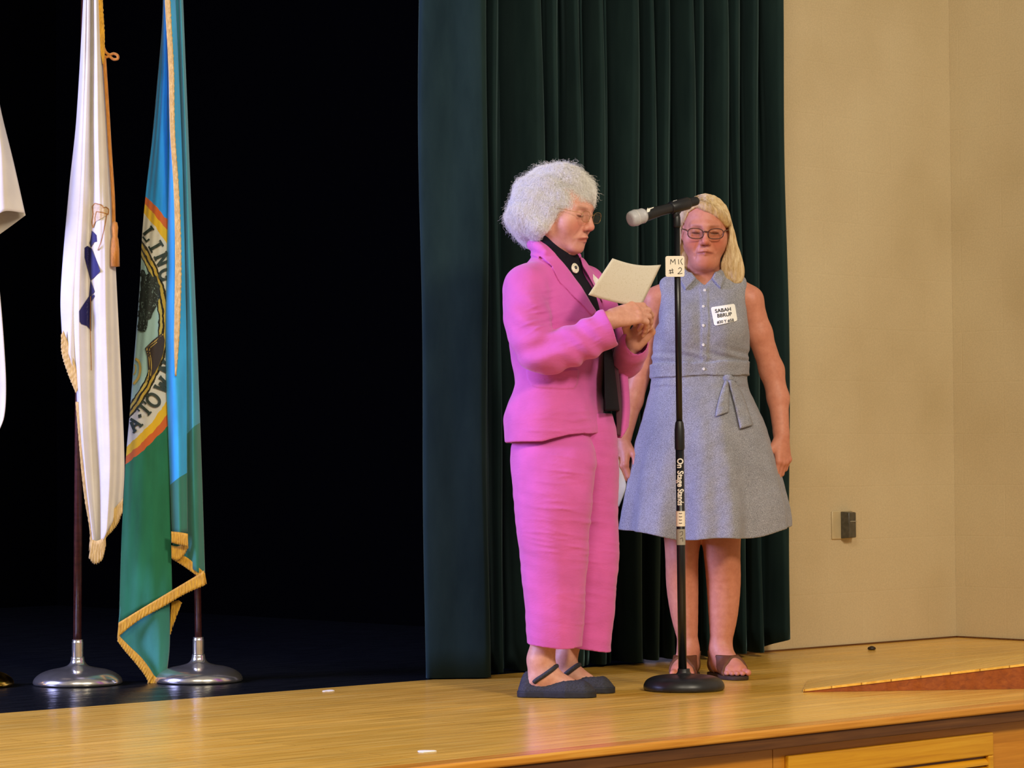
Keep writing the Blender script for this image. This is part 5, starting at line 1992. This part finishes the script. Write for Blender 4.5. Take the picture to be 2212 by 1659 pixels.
    D.add(limb([(L(1482, 590, -0.055), 0.010), (L(1470, 584, -0.01), 0.012), (L(1480, 575, 0.05), 0.012), (L(1520, 572, 0.07), 0.012), (L(1560, 575, 0.05), 0.012), (L(1566, 588, -0.01), 0.012), (L(1550, 592, -0.055), 0.010)]), 0.006)
    patch(D.D, base - 0.0028, [L(a, b, -0.1) for a, b in ((1513, 619), (1530, 619), (1529, 785), (1512, 785))], X, Y, Z, 0.0)
    blt = np.maximum(base - 0.0075, np.abs(Z - z(799) - 0.0035 * np.sin(9 * X)) - 0.0225)
    D.D = smin(D.D, blt, 0.003).astype(np.float32)
    D.D += (0.003 * np.exp(-((Z - z(772)) / 0.022) ** 2) * np.sin(190 * (Z + 0.18 * X) + 2 * np.sin(14 * X))).astype(np.float32)
    D.D += (0.0022 * noise3(X, Y, Z, 42, 31) + 0.0009 * noise3(X, Y, Z, 120, 32)).astype(np.float32)
    # hollow skirt with a curved hem
    hem = z(1162) + 0.030 * np.clip((np.abs(X - x(1520)) / 0.28), 0, 1.2) ** 2 + 0.005 * np.sin(26 * X + 1)
    np.maximum(D.D, (hem - Z).astype(np.float32), out=D.D)
    inner = np.maximum(sk[0](X, Y, Z) + 0.011, Z - (z(1162) + 0.16))
    np.maximum(D.D, (-inner).astype(np.float32), out=D.D)
    dress = D.build('dress', CH, root, 1)
    bpy.context.view_layer.update()
    pr = Printer(W, [dress], 0.0)
    # knot and hanging tie ends
    kn = np.array(pr.hit(1573, 818))
    K = Vol(kn - 0.05, kn + 0.05, 0.0025)
    K.add(ellipsoid(kn, (0.017, 0.016, 0.015)), 0)
    K.add(capsule(kn + [-0.008, -0.004, 0.004], kn + [0.022, 0.004, -0.006], 0.009, 0.006), 0.006)
    K.build('belt_knot', CH, dress)

    def tail(A, B, lift):
        n = 24
        a = catmull(A, n)
        b = catmull(B, n)
        rows = []
        for i in range(n):
            row = []
            for k in range(7):
                u = k / 6
                h = pr.hit(a[i][0] * (1 - u) + b[i][0] * u, a[i][1] * (1 - u) + b[i][1] * u)
                row.append(h + Vector((0, -lift - 0.005 * math.sin(math.pi * u) * (1 + 0.4 * math.sin(i)), 0)))
            rows.append(row)
        MB().grid(rows).build('belt_tail', CH, dress, solid=0.003)
    tail([(1566, 822), (1556, 850), (1548, 880), (1545, 900)], [(1574, 824), (1574, 850), (1574, 880), (1574, 890)], 0.008)
    tail([(1572, 822), (1580, 850), (1590, 890), (1598, 926)], [(1584, 822), (1602, 850), (1618, 895), (1626, 918)], 0.014)
    BT = plain('pearl_button', rgb('#dcdad6'), 0.25, 0.6)
    for (px, py) in ((1522, 627), (1519, 662), (1519, 703), (1519, 745), (1520, 797)):
        h = pr.hit(px, py)
        b = MB().lathe([(0.0045, -0.001), (0.005, 0.001), (0.0045, 0.0022), (0.003, 0.0018), (0.0005, 0.0016)], 18).build('button', BT, dress)
        b.location = h
        b.rotation_euler = (math.radians(90), 0, 0)
    # name sticker
    st = MB()
    pr2 = Printer(W, [dress], 0.0030)
    c = [(1535, 664), (1587, 656), (1593, 693), (1543, 704)]
    rp = []
    for i in range(4):
        p, q, r = np.array(c[i - 1], float), np.array(c[i], float), np.array(c[(i + 1) % 4], float)
        for t in np.linspace(0, 1, 5):
            a = q + (p - q) / np.linalg.norm(p - q) * 5 * (1 - t)
            b = q + (r - q) / np.linalg.norm(r - q) * 5 * t
            rp.append(tuple(q + (a - q) * (1 - t) * 1.0 + (b - q) * t))
    pr2.poly(st, rp, 8)
    sto = st.build('name_sticker', plain('white_sticker', rgb('#f4f1ea'), 0.6), root, smooth=False, solid=0.0008)
    bpy.context.view_layer.update()
    pr3 = Printer(W, [sto], 0.0012)
    ink = MB()
    pr3.text(ink, 'SABAH', 1562, 670, 11, -8, 1.05, 0.02)
    pr3.text(ink, 'BBRUP', 1565, 680.5, 11, -8, 1.0, 0.02)
    pr3.text(ink, '#30 Y #58', 1567, 694, 9, -8, 0.95, 0.02)
    ink.build('handwriting', plain('marker_ink', rgb('#1f1d22'), 0.7), sto, smooth=False)

    # ---------- sandals
    ST = plain('brown_leather_strap', rgb('#5e3418'), 0.55, 0.4, 0.2, 60)
    SOL = plain('sandal_sole', rgb('#3a2a20'), 0.7, 0.3, 0.2, 60)
    for h, d, n, s in feet:
        lo = np.minimum(h - d * 0.05, h + d * 0.22) - np.array([0.07, 0.07, 0.03])
        hi = np.maximum(h - d * 0.05, h + d * 0.22) + np.array([0.07, 0.07, 0.12])
        S = Vol(lo, hi, 0.0025)
        X, Y, Z = S.XYZ()
        f = (X - h[0]) * d[0] + (Y - h[1]) * d[1]
        t = (X - h[0]) * n[0] + (Y - h[1]) * n[1]
        u = np.clip(f / 0.205, 0, 1)
        rad = np.interp(u, [0, 0.35, 0.75, 1], [0.034, 0.033, 0.047, 0.036])
        d2 = np.sqrt((f - np.clip(f, 0, 0.19)) ** 2 + (t + 0.006 * u) ** 2) - rad
        S.D = np.maximum(np.maximum(d2 + 0 * Z, Z - 0.013), 0.0006 - Z).astype(np.float32)
        so = S.build('sandal', SOL, root)
        # strap: the foot's own surface, thickened, between two planes
        T = Vol(lo, hi, 0.0025)
        P = np.stack(np.broadcast_arrays(*T.XYZ()), -1).reshape(-1, 3)
        fd = V.sample(P).reshape(T.n)
        ff = f + 0.45 * Z
        band = np.maximum(np.maximum(np.abs(ff - 0.138) - 0.030, Z - 0.075), np.maximum(fd - 0.0065, 0.075 - f))
        band2 = np.maximum(np.abs(f + 0.3 * Z - 0.025) - 0.012, fd - 0.0040)
        T.D = np.maximum(np.minimum(band, np.maximum(band2, Z - 0.085)), 0.010 - Z).astype(np.float32)
        T.D = np.maximum(T.D, -(fd + 0.003)).astype(np.float32)
        T.build('strap', ST, so)

    # ---------- hair
    HV = Vol((-0.16, -0.18, 1.22), (0.18, 0.16, 1.62), 0.0028)
    HV.add(H.ell((0, -0.020, 0.040), (0.081, 0.099, 0.084)), 0)
    HV.add(H.ell((-0.01, -0.055, -0.030), (0.072, 0.058, 0.085)), 0.03)
    rr = [(1554, 453, -0.055, .021), (1567, 492, -0.045, .019), (1577, 535, -0.030, .021), (1587, 575, -0.030, .024), (1589, 600, -0.032, .020), (1586, 614, -0.034, .009)]
    HV.add(limb([(L(a, b, c), r) for a, b, c, r in rr], 18), 0.012)
    HV.add(limb([(L(1575, 545, -0.02), .022), (L(1577, 580, -0.03), .023), (L(1576, 606, -0.035), .010)], 10), 0.008)
    HV.add(limb([(L(a, b, c), r) for a, b, c, r in ((1482, 470, -0.01, .020), (1478, 510, 0.0, .018), (1481, 550, 0.02, .020), (1486, 590, 0.03, .018))], 14), 0.012)
    X, Y, Z = HV.XYZ()
    face = poly2([L(a, b, -0.08) for a, b in ((1476, 492), (1489, 459), (1502, 449), (1512, 449), (1524, 457), (1541, 464), (1559, 471), (1572, 487), (1576, 503), (1572, 526), (1565, 546), (1558, 566), (1557, 622), (1490, 622), (1474, 560))])
    HV.D = smax(HV.D, -np.maximum(face(X, Z), Y - 0.0), 0.010).astype(np.float32)
    # a sweep of hair from the parting across the forehead
    HV.add(limb([(L(1508, 441, -0.09), 0.010), (L(1528, 448, -0.105), 0.010), (L(1550, 460, -0.095), 0.012), (L(1570, 482, -0.07), 0.013)], 14), 0.008)
    HV.D += (0.0011 * noise3(X * 1.6, Y * 1.4, Z * 0.18, 150, 41) + 0.0006 * noise3(X * 1.6, Y * 1.4, Z * 0.15, 320, 42)).astype(np.float32)
    HM = hair_mat('blonde_hair', rgb('#b08a52'), rgb('#d8bc86'), 0.45, (1.0, 1.0, 0.10), 160, 0.25)
    hair = HV.build('hair', HM, root, 1)
    sel = (face(HV.V[:, 0], HV.V[:, 2]) > 0.003) | (HV.V[:, 1] > 0.02)
    idx = RNG.choice(np.where(sel)[0], 22000)
    p = HV.V[idx].copy()
    part = np.array(L(1508, 432, -0.02))
    paths = [p.copy()]
    for k in range(13):
        g = HV.grad(p)
        dv = p - part
        dv[:, 1] *= 0.5
        dv /= np.maximum(np.linalg.norm(dv, axis=1), 1e-6)[:, None]
        w = np.clip((p[:, 2] - z(500)) / 0.08, 0, 1)[:, None]
        v = dv * w + np.array([0, 0, -1.0]) * (1.15 - w)
        v -= g * (v * g).sum(1)[:, None]
        v /= np.maximum(np.linalg.norm(v, axis=1), 1e-6)[:, None]
        p = p + v * 0.0055 + RNG.normal(size=p.shape) * 0.0003
        p = p - g * (HV.sample(p) - 0.0015)[:, None]
        paths.append(p.copy())
    A = np.stack(paths, 1)
    keep = ~((face(A[:, :, 0], A[:, :, 2]) < 0.002) & (A[:, :, 1] < 0.0)).any(1)
    strands('hair_strands', hair_mat('blonde_hair_strands', rgb('#b8935a'), rgb('#f0dab0'), 0.4, (1, 1, 0.15), 120), hair, list(A[keep]), 0.00030)

    # ---------- brown spectacles
    spectacles(root, H, plain('tortoiseshell_frame', rgb('#4a2618'), 0.3, 0.5, 0.3, 150), M_LENS, 0.0262, 0.0175, 0.0345, -0.005, 0.103, 0.0017)
    # brows
    return root


woman_listening()


def held_papers():
    W = Frame(on_z(1530, 1462))
    pp = W.root('folded_papers', 'white folded papers hanging low between the pink trousers and the grey-blue dress', 'papers')
    rows = sheet(W, [dcol([(1296, 985), (1292, 1040), (1300, 1100)], -0.02), dcol([(1325, 985), (1330, 1040), (1326, 1096)], -0.045), dcol([(1334, 985), (1345, 1020), (1353, 1052), (1346, 1072), (1337, 1094)], -0.03)], 30, 20, 0.001)
    MB().grid(rows).build('sheet', plain('white_paper', rgb('#dfe4ee'), 0.7), pp, solid=0.002)
    rows = sheet(W, [dcol([(1298, 990), (1296, 1040), (1304, 1094)], -0.010), dcol([(1325, 990), (1332, 1040), (1324, 1090)], -0.028), dcol([(1332, 990), (1342, 1024), (1349, 1052), (1338, 1082)], -0.018)], 30, 20, 0.001)
    MB().grid(rows).build('sheet', plain('white_paper_inner', rgb('#d5dae6'), 0.7), pp, solid=0.002)


held_papers()
